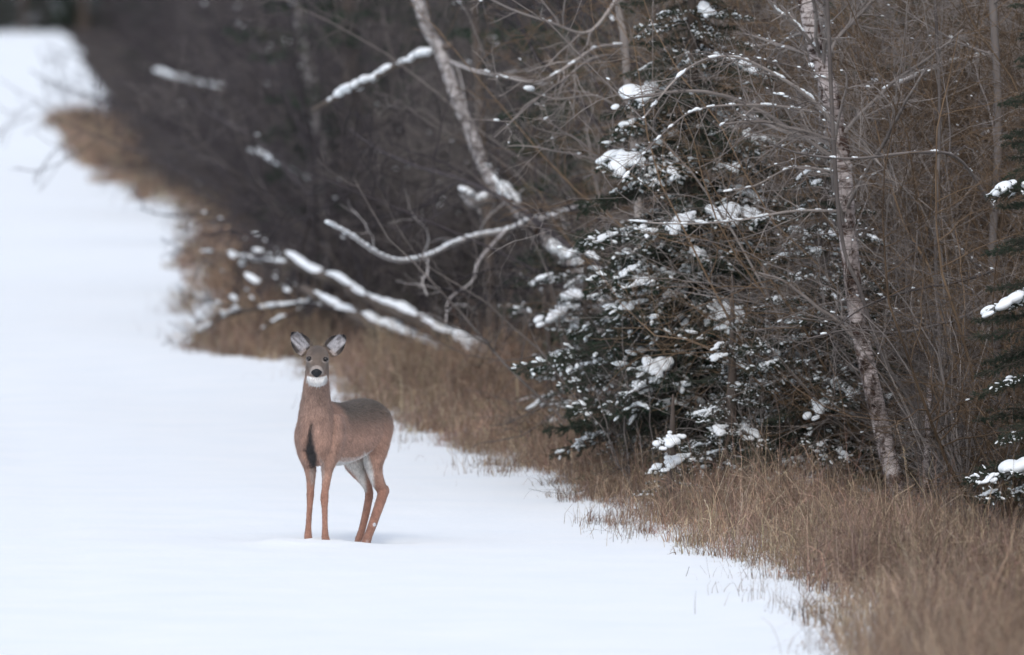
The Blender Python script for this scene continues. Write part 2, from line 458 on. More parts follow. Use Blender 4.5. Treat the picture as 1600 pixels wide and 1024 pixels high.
for args in [dict(y0=44, y1=66, n=40000, width=0.0029, hmean=0.33, seed=41, o_hi=2.2, o_lo=-0.05), dict(y0=66, y1=84, n=88000, width=0.0022, hmean=0.27, seed=42, o_hi=1.9),
             dict(y0=84, y1=100, n=44000, width=0.0033, hmean=0.28, seed=43, o_hi=2.3), dict(y0=100, y1=112, n=18000, width=0.0038, hmean=0.28, seed=40, o_hi=1.3, seg=3, heads=False), dict(y0=108, y1=180, n=18000, width=0.006, hmean=0.28, seed=44, o_hi=0.7, seg=3, heads=False),
             dict(y0=182, y1=236, n=24000, width=0.009, hmean=0.30, seed=49, o_hi=1.0, seg=3, heads=False)]:
    gsets += verge(**args)
# single blades poking through the snow in front of the verge
r = np.random.default_rng(45); n = 6000
y = r.uniform(52, 118, n); x = edge(y) - np.abs(r.normal(0, 0.19, n)) + 0.08
cl = wave(x, y * 0.5, 36, 6, 0.3, 1.6); k = cl > 0.15; x, y = x[k], y[k]; n = len(x)
gsets.append(grass_blades(x, y, r.uniform(0.05, 0.26, n), np.full(n, 0.0017), 0.45, 3, 0.9, 46, grass_colours(n, r) * 0.75))
# taller weeds standing in the grass
n = 900; y = r.uniform(46, 112, n); x = edge(y) + r.uniform(0.25, 1.7, n)
gsets.append(grass_blades(x, y, r.uniform(0.35, 0.62, n), np.full(n, 0.0024), 0.12, 4, 0.25, 47, grass_colours(n, r) * 0.55))
# tall out of focus tussocks close to the camera, at the lower right corner
n = 8000; y = r.uniform(46, 58, n); x = edge(y) - 0.15 + 1.6 * r.beta(1.3, 1.3, n)
gsets.append(grass_blades(x, y, r.uniform(0.3, 0.7, n), np.full(n, 0.0024), 0.28, 4, 1.0, 48, grass_colours(n, r)))
V = np.concatenate([g[0] for g in gsets]); off = np.cumsum([0] + [len(g[0]) for g in gsets[:-1]])
Q = np.concatenate([g[1] + o for g, o in zip(gsets, off)]); C = np.concatenate([g[2] for g in gsets])
go = part('dry_grass', mk('dry_grass', V, None, Q, 'grass', C, False), kind='stuff')
go['label'] = 'tan dry grass along the edge of the snow'; go['category'] = 'grass'

# ------------------------------------------------------------------ shrubs
def shrub_meshes(tag, seed, stems, height, spread, mat_s, mat_t, k2=15, k3=7, snow=30, P3=4, thick=1.0):
    r = np.random.default_rng(seed)
    az = r.uniform(0, 6.283, stems); tilt = np.minimum(np.abs(r.normal(0, spread, stems)) + 0.05, 0.72)
    d = np.stack([np.cos(az) * np.sin(tilt), np.sin(az) * np.sin(tilt), np.cos(tilt)], -1)
    st = np.stack([np.cos(az) * 0.12, np.sin(az) * 0.12, np.full(stems, -0.05)], -1) * r.uniform(0.3, 1.2, (stems, 1))
    ln = height * r.uniform(0.65, 1.1, stems)
    p1 = grow(st, d, ln, 12, 0.13, (0, 0, 0.012), r)
    r1 = (r.uniform(0.007, 0.015, stems) * thick)[:, None] * np.linspace(1, 0.2, 12)[None]
    p2, r2, l2 = sprout(p1, r1, ln, k2, 0.06, 1.0, 1.05, 0.36, 0.55, 8, 0.17, (0, 0, -0.015), r)
    r2 = np.clip(r2, 0.0019 * thick, 0.006)
    p3, r3, l3 = sprout(p2, r2, l2, k3, 0.1, 1.0, 0.9, 0.55, 0.6, P3, 0.24, (0, 0, -0.02), r)
    r3 = np.clip(r3, 0.0013 * thick, 0.003)
    g1 = Geo(); v, q = tubes(p1, r1, 6); g1.add(v, None, q)
    g2 = Geo(); v, q = tubes(p2, r2, 4); g2.add(v, None, q); v, q = tubes(p3, r3, 3); g2.add(v, None, q)
    out = [g1.mesh('stems_' + tag, mat_s), g2.mesh('twigs_' + tag, mat_t)]
    if snow:
        low = p2[p2[:, 3, 2] < 3.6]; lr = r2[p2[:, 3, 2] < 3.6]
        v, t = on_twigs(low, lr, snow, 0.008, r, 0.6)
        g = Geo(); g.add(v, t); out.append(g.mesh('snow_' + tag, 'snow'))
    else: out.append(None)
    return out
SH = {'pale': [shrub_meshes('pale%d' % i, 160 + i, 7, 4.3, 0.50, 'twig_light', 'twig_light', 17, 9, 6, 5, 0.8) for i in range(3)],
      'grey': [shrub_meshes('grey%d' % i, 100 + i, 8, 4.2, 0.46, 'twig_grey', 'twig_grey', 17, 8, 7) for i in range(4)],
      'brown': [shrub_meshes('brown%d' % i, 120 + i, 10, 4.4, 0.48, 'twig_brown', 'twig_brown', 19, 9, 7) for i in range(3)],
      'dark': [shrub_meshes('dark%d' % i, 140 + i, 9, 4.0, 0.30, 'twig_dark', 'twig_dark', 14, 6, 5, 4, 2.2) for i in range(3)]}
def shrub(kind, x, y, label, group, s=1.0, rz=None, name='bare_shrub', snow=True):
    t = thing(name, label, 'shrub', (x, y, float(gz(x, y))), group)
    t.rotation_euler = (0, 0, random.uniform(0, 6.28) if rz is None else rz); t.scale = (s, s, s)
    st, tw, sn = random.choice(SH[kind])
    part('stems', st, t); part('twigs', tw, t, kind='stuff')
    if sn is not None and snow: part('snow_flecks', sn, t, kind='stuff')
    return t
PLACES = [(215, 'beside the far bend of the track'), (420, 'in the blurred thicket above the fallen treetops'), (600, 'in the blurred thicket left of the bent birch'),
          (760, 'in the tangle behind the fallen logs'), (905, 'in the tangle right of the bent birch'), (1110, 'deep behind the large snowy spruce'), (1260, 'between the large spruce and the white birch'),
          (1400, 'close behind the white birch'), (1510, 'right of the white birch in the brown tangle'), (9999, 'at the right edge behind the spruce boughs')]
TONE = {'pale': 'fine pale twigged shrub', 'grey': 'leafless grey shrub', 'dark': 'leafless dark shrub', 'brown': 'rusty brown leafless shrub'}
def scatter(n, y0, y1, o0, o1, kinds, smin=0.8, smax=1.15, seed=1, power=1.0, snow=True):
    r = np.random.default_rng(seed)
    for i in range(n):
        y = r.uniform(y0, y1); o = o0 + (o1 - o0) * r.uniform(0, 1) ** power
        x = float(edge(y)) + o + (1.9 if y > 225 else 1.0 if y > 165 else 0)
        if abs(x) > 0.045 * y + 1.6: continue
        px = 800 + F_PX * x / y
        if y < 97 and 430 < px < 1000 or y < 94 and px < 1120 or y < 86 and px < 1290: continue
        if kinds == ['pale'] and (px < 1330 and y < 79.5 or 1270 < px < 1440 and y < 76.5): continue
        kd = kinds[int(r.integers(0, len(kinds)))]
        place = next(w for q, w in PLACES if px < q)
        shrub(kd, x, y, TONE[kd] + ' ' + place, TONE[kd] + 's ' + place, r.uniform(smin, smax), r.uniform(0, 6.28), snow=snow)
scatter(60, 80, 112, 1.9, 6.5, ['grey', 'dark', 'dark'], seed=51)
scatter(84, 106, 180, 1.1, 7.5, ['dark', 'dark', 'dark', 'grey'], seed=52, power=1.2)
scatter(56, 168, 290, 1.15, 8, ['dark'], 0.9, 1.3, seed=53, power=1.6, snow=False)
scatter(34, 74.5, 90, 2.0, 5.0, ['pale'], 0.85, 1.2, seed=55)
scatter(64, 75, 92, 2.6, 6.5, ['brown', 'brown', 'brown', 'grey'], 0.95, 1.25, seed=54)
for px, d, kd, s, lab in [(1500, 72.6, 'pale', 0.5, 'low fine pale shrub in front, between white birch and right edge spruce'),
                          (1530, 72.4, 'grey', 0.6, 'grey shrub between the broken birch stem and the right edge spruce'),
                          (1600, 73.5, 'brown', 1.0, 'tall brown shrub behind the right edge spruce boughs'),
                          (1530, 75.2, 'brown', 1.0, 'brown shrub beside the grey birch stem at the right edge'),
                          (1400, 75.6, 'brown', 1.0, 'brown shrub standing close behind the white birch'),
                          (1490, 73.8, 'grey', 0.65, 'grey many-stemmed shrub standing just right of the white birch'),
                          (1560, 72.5, 'brown', 0.9, 'brown twiggy shrub at the right edge among spruce boughs'),
                          (1240, 77.4, 'pale', 0.85, 'thin pale shrub between the big spruce and the white birch'),
                          (1175, 75.2, 'pale', 0.55, 'fine pale shrub with twigs crossing in front of the large spruce'),
                          (1000, 76.2, 'grey', 0.45, 'small grey shrub rising from the grass at the left skirt of the large spruce'),
                          (960, 81.5, 'grey', 0.95, 'pale grey shrub arching out behind the left side of the big spruce')]:
    shrub(kd, (px - 800) / F_PX * d, d, lab, None, s)

# the far wood that closes the view reads as one mass
def far_thicket():
    r = np.random.default_rng(60); g = Geo()
    pos = []
    for i in range(480):
        y = 255 + 235 * r.uniform() ** 0.9
        if y < 438: x = edge(y) + 2.7 + 22 * r.uniform() ** 1.7
        else: x = r.uniform(-60, 14)
        if abs(x) < 0.045 * y + 8: pos.append((x, y))
    pos = np.array(pos); n = len(pos)
    k = 4
    base = np.repeat(np.concatenate([pos, np.zeros((n, 1))], 1), k, 0) + r.normal(0, .25, (n * k, 3)) * [1, 1, 0]
    d = r.normal(0, .13, (n * k, 3)); d[:, 2] = 1
    ln = r.uniform(2.8, 5.5, n * k)
    p1 = grow(base, d, ln, 6, 0.1, (0, 0, 0.02), r); r1 = np.full((n * k, 6), 0.022) * np.linspace(1, .4, 6)
    p2, r2, l2 = sprout(p1, r1, ln, 10, 0.02, 1, 0.8, 0.26, 0.7, 3, 0.2, (0, 0, 0), r)
    v, q = tubes(p1, r1, 3); g.add(v, None, q); v, q = tubes(p2, np.clip(r2 * 2, 0.016, 0.026), 3); g.add(v, None, q)
    o = part('far_thicket', g.mesh('far_thicket', 'twig_dark'), kind='stuff')
    o['label'] = 'dark blurred wood closing the far end of the track'; o['category'] = 'wood'
far_thicket()

# ------------------------------------------------------------------ snow lumps (shared shapes)
def clump_mesh(i, elong):
    r = np.random.default_rng(200 + i); V, T = [], []; n0 = 0
    for k in range(int(6 + 5 * elong)):
        t = r.uniform(-1, 1)
        c = np.array([t * 0.5 * elong, r.normal(0, 0.16), r.uniform(-0.02, 0.14) * (1 - abs(t) * 0.6) - 0.06 * t * t])
        s = r.uniform(0.17, 0.30) * (1 - 0.35 * abs(t))
        V.append(ICO2[0] * s * [1.15, 1, 0.8] + c); T.append(ICO2[1] + n0); n0 += len(ICO2[0])
    return remesh('snow_clump_%d' % i, np.concatenate(V), np.concatenate(T), 0.05, 3, 'snow')
CLUMPS = [clump_mesh(i, e) for i, e in enumerate([0.8, 1.3, 1.8, 1.1, 1.5, 2.2])]

# ------------------------------------------------------------------ spruce boughs (unit length along +x)
def bough_geo(seed, far=False):
    r = np.random.default_rng(seed); wood, need = Geo(), Geo()
    Pm = 10; t = np.linspace(0, 1, Pm)
    ax = np.stack([t, 0.05 * np.sin(t * 4 + r.uniform(0, 6)), -0.20 * t ** 1.6 + 0.10 * t ** 4], -1)[None]
    v, q = tubes(ax, np.linspace(0.014, 0.003, Pm)[None], 5); wood.add(v, None, q)
    k = 30; tt = np.linspace(0.12, 0.98, k) + r.normal(0, .01, k); tt = np.clip(tt, 0, .99)
    i = np.minimum((tt * (Pm - 1)).astype(int), Pm - 2); w = tt * (Pm - 1) - i
    pos = ax[0, i] * (1 - w[:, None]) + ax[0, i + 1] * w[:, None]
    side = np.where(np.arange(k) % 2 == 0, 1, -1); a = r.uniform(0.75, 1.1, k)
    d = np.stack([np.cos(a), side * np.sin(a), r.normal(-0.12, 0.15, k)], -1)
    ln = (0.42 * np.sin(np.clip(tt * 1.1 + 0.25, 0, 3.1)) ** 1.2 * (1.1 - tt) + 0.07) * r.uniform(0.7, 1.2, k)
    p2 = grow(pos, d, ln, 5, 0.07, (0.05, 0, -0.04), r); r2 = np.full((k, 5), 0.003)
    p3, r3, l3 = sprout(p2, r2, ln, 5, 0.2, 0.95, 0.75, 0.5, 0.8, 4, 0.08, (0.03, 0, -0.05), r)
    if not far:
        v, q = tubes(p2, r2, 3); wood.add(v, None, q); v, q = tubes(p3, np.full(r3.shape, .002), 3); wood.add(v, None, q)
    for pl, per in ((ax, 300), (p2, 95), (p3, 42)):
        N, Pn, _ = pl.shape; m = max(2, per // 9) if far else per
        u = r.uniform(0, 0.999, (N, m)) * (Pn - 1); ii = u.astype(int); ww = (u - ii)[..., None]; nn = np.arange(N)[:, None]
        pp = pl[nn, ii] * (1 - ww) + pl[nn, ii + 1] * ww; tn = norm(pl[nn, ii + 1] - pl[nn, ii])
        dn = norm(tn * 0.75 + norm(r.normal(0, 1, pp.shape)) * 0.9 + np.array([0, 0, 0.12]))
        sd = norm(np.cross(dn, r.normal(0, 1, pp.shape))) * (0.006 if far else 0.0016)
        L = r.uniform(0.013, 0.022, (N, m, 1)) * (2.2 if far else 1)
        tri = np.stack([pp - sd, pp + sd, pp + dn * L], 2).reshape(-1, 3)
        need.add(tri, np.arange(len(tri)).reshape(-1, 3))
    # frost and powder caught on the sprays
    ps, _ = on_twigs(np.concatenate([p3, ]), np.full(r3.shape, .004), 60, 0.0095, r, 0.9), None
    return wood, need, ps
BOUGH = []
for i in range(6):
    wd, nd, ps = bough_geo(300 + i)
    g = Geo(); v, t, q = wd.arrays(); g.add(v, t, q)
    wv, wt, wq = wd.arrays(); nv, ntv, _ = nd.arrays()
    me = mk('bough_%d' % i, np.concatenate([wv, nv]), ntv + len(wv), wq, 'bark_dark', None, False)
    me.materials.append(M['needle'])
    mi = np.concatenate([np.zeros(len(wq), np.int32), np.ones(len(ntv), np.int32)])
    me.polygons.foreach_set('material_index', mi)
    dust = mk('powder_%d' % i, ps[0], ps[1], None, 'snow')
    BOUGH.append((me, dust, (np.concatenate([wv, nv]), ntv + len(wv), wq, mi)))

FAR_BOUGH = []
for i in range(4):
    wd, nd, ps = bough_geo(320 + i, True); wv, wt, wq = wd.arrays(); nv, ntv, _ = nd.arrays()
    FAR_BOUGH.append((np.concatenate([wv, nv]), ntv + len(wv), wq))

def crown_mesh(name, z0, z1, height, radius, step, per, seed):
    """The joined boughs of a crown that is too high or too far to pick apart."""
    r = np.random.default_rng(seed); V, T, Q, MT, MQ, n0 = [], [], [], [], [], 0
    z = z0
    while z < z1:
        L0 = max(0.18, radius * (1 - z / height) ** 0.85)
        for k in range(per):
            v, t, q = FAR_BOUGH[int(r.integers(0, 4))]
            L = L0 * r.uniform(0.75, 1.15); a = r.uniform(0, 6.283); e = r.uniform(-0.35, 0.05) + 0.5 * (z / height)
            Mx = np.array((Matrix.Translation((0, 0, z + r.uniform(-.1, .1))) @ Matrix.Rotation(a, 4, 'Z') @ Matrix.Rotation(-e, 4, 'Y') @ Matrix.Scale(L, 4)))
            V.append(v @ Mx[:3, :3].T + Mx[:3, 3])
            T.append(t + n0); Q.append(q + n0); n0 += len(v)
        z += step
    V = np.concatenate(V); T = np.concatenate(T); Q = np.concatenate(Q)
    me = mk(name, V, T, Q, 'bark_dark', None, False); me.materials.append(M['needle'])
    me.polygons.foreach_set('material_index', np.concatenate([np.zeros(len(Q), np.int32), np.ones(len(T), np.int32)]))
    return me
def trunk_mesh(name, height, r0, mat='bark_dark', S=10):
    z = np.linspace(-0.08, height, 14); rr = r0 * (1 - z / (height * 1.03)) + 0.006
    rr[0] *= 1.5; rr[1] *= 1.1
    p = np.stack([0.02 * np.sin(z * 1.3), 0.02 * np.cos(z * 1.1), z], -1)[None]
    v, q = tubes(p, rr[None], S); return mk(name, v, None, q, mat)

def spruce(label, x, y, height, radius, seed, heroes=(), z_lo=0.22, z_hi=3.7, step=0.12, per=5, snow_p=0.45, powder=0.6, csize=(0.07, 0.15), group=None, name='spruce_tree'):
    r = np.random.default_rng(seed)
    t = thing(name, label, 'spruce', (x, y, float(gz(x, y))), group)
    part('trunk', trunk_mesh('spruce_trunk', height, 0.035 + 0.012 * height), t)
    def add_bough(z, az, elev, L, clump=None, var=None):  # one bough, its powder and its snow pads
        i = int(r.integers(0, 6)) if var is None else var
        me, dust, _ = BOUGH[i]
        mat = Matrix.Translation((0, 0, z)) @ Matrix.Rotation(az, 4, 'Z') @ Matrix.Rotation(-elev, 4, 'Y') @ Matrix.Rotation(r.uniform(-.25, .25), 4, 'X') @ Matrix.Scale(L, 4)
        b = part('bough', me, t, mat)
        if clump or r.uniform() < powder: part('snow_powder', dust, b, kind='stuff')
        if clump:
            for (pos, size, yaw) in clump:
                cm = CLUMPS[int(r.integers(0, 6))]; s = size / L
                zz = -0.20 * pos ** 1.6 + 0.10 * pos ** 4
                m2 = Matrix.Translation((pos, r.normal(0, 0.04), zz + s * 0.10)) @ Matrix.Rotation(yaw, 4, 'Z') @ Matrix.Rotation(0.15 + 0.25 * pos, 4, 'Y') @ Matrix.Diagonal((s, s * r.uniform(.65, 1.0), s * r.uniform(.55, .85), 1))
                part('snow_clump', cm, b, m2)
    z = z_lo
    while z < min(z_hi, height - 0.3):
        L0 = max(0.2, radius * (1 - z / height) ** 0.8) * (0.72 + 0.28 * smooth(0.2, 1.1, z) if height > 3 else 1.0)
        a0 = r.uniform(0, 6.28)
        for k in range(per):
            L = L0 * r.uniform(0.7, 1.12); az = a0 + k * 6.283 / per + r.normal(0, .25)
            cl = None
            if r.uniform() < snow_p:
                cl = [(r.uniform(0.35, 0.95), r.uniform(*csize), r.uniform(-.6, .6))]
                if r.uniform() < 0.35: cl.append((r.uniform(0.3, 0.8), r.uniform(*csize) * 0.7, r.uniform(-.8, .8)))
            add_bough(z + r.uniform(-.06, .06), az, r.uniform(-.30, .08), L, cl)
        z += step
    for (px, py, d, size) in heroes:
        q = P(px, py, d) - np.array([x, y, gz(x, y)]); L = float(np.hypot(q[0], q[1]))
        L = max(L, 0.3) * 1.12
        az = math.atan2(q[1], q[0])
        add_bough(float(q[2]) + 0.10 * L, az, -0.02, L, [(0.88, size, r.uniform(-.4, .4)), (0.62, size * 0.55, r.uniform(-.8, .8))])
    if height > z_hi + 0.5:
        part('crown', crown_mesh('spruce_crown', z_hi, height - 0.1, height, radius, 0.26, 4, seed + 5), t, kind='stuff')
    return t
def at_px(px, d): return (px - 800) / F_PX * d
HERO = [(1035, 357, 76.6, 0.23), (1112, 512, 76.5, 0.27), (1150, 488, 76.6, .16), (1018, 578, 76.4, 0.28), (1000, 600, 76.4, .16), (984, 632, 76.4, .10), (955, 258, 77.0, 0.23),
        (990, 152, 77.3, 0.26), (975, 195, 77.3, .14), (1130, 340, 76.7, 0.27), (1180, 338, 76.8, .18), (1108, 400, 76.6, .15), (1000, 440, 76.6, .16), (975, 480, 76.6, .16),
        (1055, 270, 77, .14), (960, 425, 76.7, .13), (1085, 150, 77.4, .12), (1150, 262, 77, .11), (1205, 600, 76.3, .16), (1200, 217, 77.2, .09), (935, 370, 77, .12), (1250, 598, 76.4, .15)]
spruce('large snow-laden spruce behind the grass, left of the white birch', at_px(1085, 77.6), 77.6, 4.4, 1.34, 71, HERO, z_lo=0.35, step=0.105, per=6, snow_p=0.20, powder=0.30, csize=(0.09, 0.24))
spruce('smaller snowy spruce at the left foot of the large spruce', at_px(912, 83), 83.0, 1.75, 0.55, 72, [(862, 494, 82.5, .19), (890, 465, 82.6, .16), (838, 440, 82.7, .14)], step=0.13, snow_p=0.5)
spruce('low spreading spruce with snowy boughs at the foot of the white birch', at_px(1285, 75.4), 75.4, 2.7, 0.95, 73, [(1322, 607, 75.0, .2), (1280, 640, 75.0, .15), (1278, 745, 75, .11), (1230, 720, 75, .11)], step=0.12, per=6, snow_p=0.4, csize=(.05, .11))
spruce('tiny spruce sapling capped with one round snow lump', at_px(1048, 74.6), 74.6, 0.75, 0.30, 74, [(1046, 690, 74.45, .13)], z_lo=0.1, step=0.1, per=5, snow_p=0.1)
spruce('young spruce half hidden under the large spruce beside the sapling', at_px(1140, 75.3), 75.3, 1.5, 0.55, 75, [(1125, 675, 74.9, .15)], step=0.12, snow_p=0.3, csize=(.05, .1))
spruce('dark spruce cut off by the right edge, snow on its boughs', at_px(1668, 69.5), 69.5, 5.5, 0.74, 76, [(1562, 298, 69.1, .22), (1572, 474, 69.1, .2), (1578, 735, 69.1, .22), (1548, 772, 69.1, .09), (1535, 745, 69.1, .11)], z_lo=0.55, step=0.13, per=6, snow_p=0.0, powder=0.12)
BGC = [crown_mesh('background_crown_%d' % i, 0.3, 8.6, 9, 1.6, 0.36, 5, 400 + i) for i in range(2)]
BGT = trunk_mesh('background_trunk', 9, 0.12)
r = np.random.default_rng(81)
bg = [(545, 118), (1330, 88), (1480, 84), (1580, 90), (1180, 93), (1010, 99), (870, 112), (720, 122), (1420, 100), (640, 150), (380, 190), (500, 170), (260, 230), (800, 135), (1100, 118), (1260, 108), (1560, 104)]
bg += [(q, 446 + 5 * (k % 3)) for k, q in enumerate(range(-60, 300, 32))]
for px, d in bg:
    x = at_px(px, d); far = d > 400
    place = 'closing the far end of the track' if far else 'in the blurred wood at upper left' if px < 600 else 'in the wood behind the bent birch' if px < 900 else 'in the wood behind the large snowy spruce' if px < 1290 else 'in the wood behind the white birch'
    t = thing('spruce_tree', 'dark snowless spruce standing ' + place, 'spruce', (x, d, float(gz(x, d))), 'dark spruces ' + place)
    s = r.uniform(0.8, 1.15) * (1.4 if far else 1); t.scale = (s, s, s); t.rotation_euler = (0, 0, r.uniform(0, 6))
    part('trunk', BGT, t); part('crown', BGC[int(r.integers(0, 2))], t, kind='stuff')

# ------------------------------------------------------------------ birches, limbs, logs
def spline(pts, n):
    pts = np.asarray(pts, float); k = len(pts)
    d = np.concatenate([[0], np.cumsum(np.linalg.norm(np.diff(pts, axis=0), axis=1))])
    s = np.linspace(0, d[-1], n); pp = np.concatenate([[2 * pts[0] - pts[1]], pts, [2 * pts[-1] - pts[-2]]])
    out = []
    for q in s:
        i = min(max(np.searchsorted(d, q) - 1, 0), k - 2); t = (q - d[i]) / max(d[i + 1] - d[i], 1e-9)
        a, b_, c, e = pp[i], pp[i + 1], pp[i + 2], pp[i + 3]
        out.append(0.5 * ((2 * b_) + (c - a) * t + (2 * a - 5 * b_ + 4 * c - e) * t * t + (3 * b_ - a - 3 * c + e) * t ** 3))
    return np.array(out)
def rod(points, r0, r1, n=40, S=10, rough=0.06, seed=0):
    p = spline(points, n); r = np.random.default_rng(seed)
    rr = np.linspace(r0, r1, n) * (1 + rough * r.normal(0, 1, n)) * (1 + 2 * rough * np.interp(np.arange(n), np.arange(0, n + 5, 5), r.normal(0, 1, len(np.arange(0, n + 5, 5)))))
    return p[None], rr[None]
def snow_on(parent, p, rr, cover, size, seed, world_space=True, rough=1.0):  # rough: how uneven the lumps are
    """Lumpy ridges of snow lying along the top of a log or limb, with gaps; each ridge is a piece of its own."""
    r = np.random.default_rng(seed); p = p[0]; rr = rr[0]; n = len(p)
    m = n * 4; q = spline(p, m); rq = np.interp(np.linspace(0, 1, m), np.linspace(0, 1, n), rr)
    arc = np.concatenate([[0], np.cumsum(np.linalg.norm(np.diff(q, axis=0), axis=1))])
    s0 = r.uniform(0, size * 2)
    while s0 < arc[-1]:
        ln = size * r.uniform(4, 16) * (0.4 + cover); s1 = min(s0 + ln, arc[-1])
        gap = ln * (1 - cover) / max(cover, .05) * r.uniform(.3, 1.6)
        V, T, n0, u = [], [], 0, s0
        while u <= s1:
            i = int(np.searchsorted(arc, u)); i = min(i, m - 1)
            e = min((u - s0), (s1 - u)) / size; h = size * r.uniform(.5, 1.35) * r.uniform(1 / rough, rough) * (0.55 + 0.45 * min(1, e / 2))
            c = q[i] + np.array([r.normal(0, .30 * rough) * size, r.normal(0, .30 * rough) * size, rq[i] * 0.85 + h * 0.05])
            V.append(ICO1[0] * h * np.array([1.2, 1.1, .75]) + c); T.append(ICO1[1] + n0); n0 += len(ICO1[0]); u += size * r.uniform(.25, .55)
        if len(V) > 1: part('snow_cap', remesh('snow_cap', np.concatenate(V), np.concatenate(T), max(size * .28, .0045), 3, 'snow'), parent, world_space=world_space)
        s0 = s1 + gap + size * .3
def cap_on(parent, p, rr, runs, seed, thick=0.5):
    """Snow lying along the top of a log: flattened, ragged strips as wide as the log, one piece per run (start, end in 0..1)."""
    r = np.random.default_rng(seed); p = p[0]; rr = rr[0]; n = len(p)
    for (a, b_) in runs:
        m = max(8, int((b_ - a) * 90)); f = np.linspace(a, b_, m) * (n - 1)
        c = np.stack([np.interp(f, np.arange(n), p[:, k]) for k in range(3)], -1); w = np.interp(f, np.arange(n), rr)
        t = norm(np.gradient(c, axis=0)); sd = norm(np.cross(t, [0, 0, 1.0])); up_ = np.cross(sd, t)
        nz = lambda k, s_: np.interp(np.arange(m), np.arange(0, m + k, k), r.normal(0, s_, len(np.arange(0, m + k, k))))
        end = np.sqrt(np.clip(np.sin(np.linspace(.05, math.pi - .05, m)) * 2.2, 0, 1))
        hw = w * (0.95 + nz(3, .16) + nz(8, .12)) * end; hh = w * thick * (1 + nz(3, .28) + nz(7, .25)) * end
        hh = np.maximum(hh, 0.004); hw = np.maximum(hw, 0.004)
        c = c + up_ * (w * 0.62 + hh * 0.35)[:, None] + sd * (w * nz(5, .15))[:, None]
        S = 12; an = np.arange(S) / S * 2 * math.pi; jit = 1 + r.normal(0, .07, (m, S))
        V = c[:, None] + (hw[:, None] * np.cos(an) * jit)[..., None] * sd[:, None] + (hh[:, None] * np.sin(an) * jit)[..., None] * up_[:, None]
        ix = np.arange(m * S).reshape(m, S); nx = np.roll(ix, -1, 1)
        Q = np.stack([ix[:-1], nx[:-1], nx[1:], ix[1:]], -1).reshape(-1, 4)
        part('snow_cap', mk('snow_cap', V, None, Q, 'snow'), parent, world_space=True)
def clumps_on(parent, p, size, n, seed, a=0.05, b_=1.0):
    """Separate chunks of snow sitting along a branch."""
    r = np.random.default_rng(seed); p = p[0]; m = len(p)
    for k in range(n):
        f = (a + (b_ - a) * (k + r.uniform(.2, .8)) / n) * (m - 1); i = min(int(f), m - 2); c = p[i] + (p[i + 1] - p[i]) * (f - i); t = p[i + 1] - p[i]
        s_ = size * r.uniform(.45, 1.2); q = Vector(t).to_track_quat('X', 'Z').to_matrix().to_4x4()
        o = part('snow_clump', CLUMPS[int(r.integers(0, 6))], parent, Matrix.Translation(Vector(c) - Vector(parent.location) + Vector((0, 0, s_ * .08))) @ q @ Matrix.Rotation(r.uniform(-.4, .4), 4, 'Z') @ Matrix.Diagonal((s_ * r.uniform(.9, 1.4), s_, s_ * r.uniform(.7, 1.0), 1)))
def birch(label, trunk_pts, r0, r1, limbs=(), n_limbs=10, z_rng=(0.15, 1.0), limb_len=1.6, seed=1, mat='birch', limb_mat='twig_grey', snow_limb=0.0, trunk_snow=None, name='birch_tree', k2=9, k3=7, droop=-0.02, cat='birch', group=None):
    r = np.random.default_rng(seed)
    base = np.array(trunk_pts[0]); t = thing(name, label, cat, base, group)
    p, rr = rod(trunk_pts, r0, r1, 60, 12, 0.03, seed)
    v, q = tubes(p, rr, 12); part('trunk', mk('trunk', v, None, q, mat), t, world_space=True)
    if trunk_snow:
        snow_on(t, p[:, :trunk_snow[2]], rr[:, :trunk_snow[2]], trunk_snow[0], trunk_snow[1], seed + 1)
    ps, rs = [], []
    for (pts, a, b_, snow) in limbs:
        lp, lr = rod(pts, a, b_, 26, 6, 0.05, seed + len(ps)); ps.append(lp); rs.append(lr)
        v, q = tubes(lp, lr, 7); lo = part('limb', mk('limb', v, None, q, limb_mat if a < 0.03 else mat), t, world_space=True)
        if snow:
            snow_on(lo, lp, lr, snow, max(a * 0.75, 0.010), seed + 11 + len(ps), False)
    if n_limbs:
        tl = np.array([float(np.linalg.norm(p[0, -1] - p[0, 0]))])
        lp, lr, ll = sprout(p, rr, tl, n_limbs, z_rng[0], z_rng[1], 1.0, limb_len / tl[0], 0.4, 26, 0.07, (0, 0, droop), r)
        lr = np.clip(lr, 0.003, 0.013)
        for i in range(len(lp)): ps.append(lp[i:i + 1]); rs.append(lr[i:i + 1])
        v, q = tubes(lp, lr, 5); part('branches', mk('branches', v, None, q, limb_mat), t, world_space=True, kind='stuff')
    if ps:
        A = np.concatenate(ps); B = np.concatenate(rs); ln = np.linalg.norm(np.diff(A, axis=1), axis=2).sum(1)
        p2, r2, l2 = sprout(A, B, ln, k2, 0.15, 1, 0.8, 0.34, 0.55, 7, 0.15, (0, 0, droop), r); r2 = np.clip(r2, 0.0018, 0.005)
        p3, r3, l3 = sprout(p2, r2, l2, k3, 0.1, 1, 0.75, 0.5, 0.6, 5, 0.18, (0, 0, droop), r); r3 = np.clip(r3, 0.0011, 0.0022)
        g = Geo(); v, q = tubes(p2, r2, 4); g.add(v, None, q); v, q = tubes(p3, r3, 3); g.add(v, None, q)
        part('twigs', g.mesh('twigs', limb_mat), t, world_space=True, kind='stuff')
        if snow_limb:
            w = on_twigs(np.concatenate([A[:, ::4], ]), B[:, ::4], int(60 * snow_limb), 0.0075, r, 0.8)
            w2 = on_twigs(p2, r2, int(140 * snow_limb), 0.005, r, 0.7)
            g = Geo(); g.add(*w); g.add(*w2); part('snow_flecks', g.mesh('snow_flecks', 'snow'), t, world_space=True, kind='stuff')
    return t
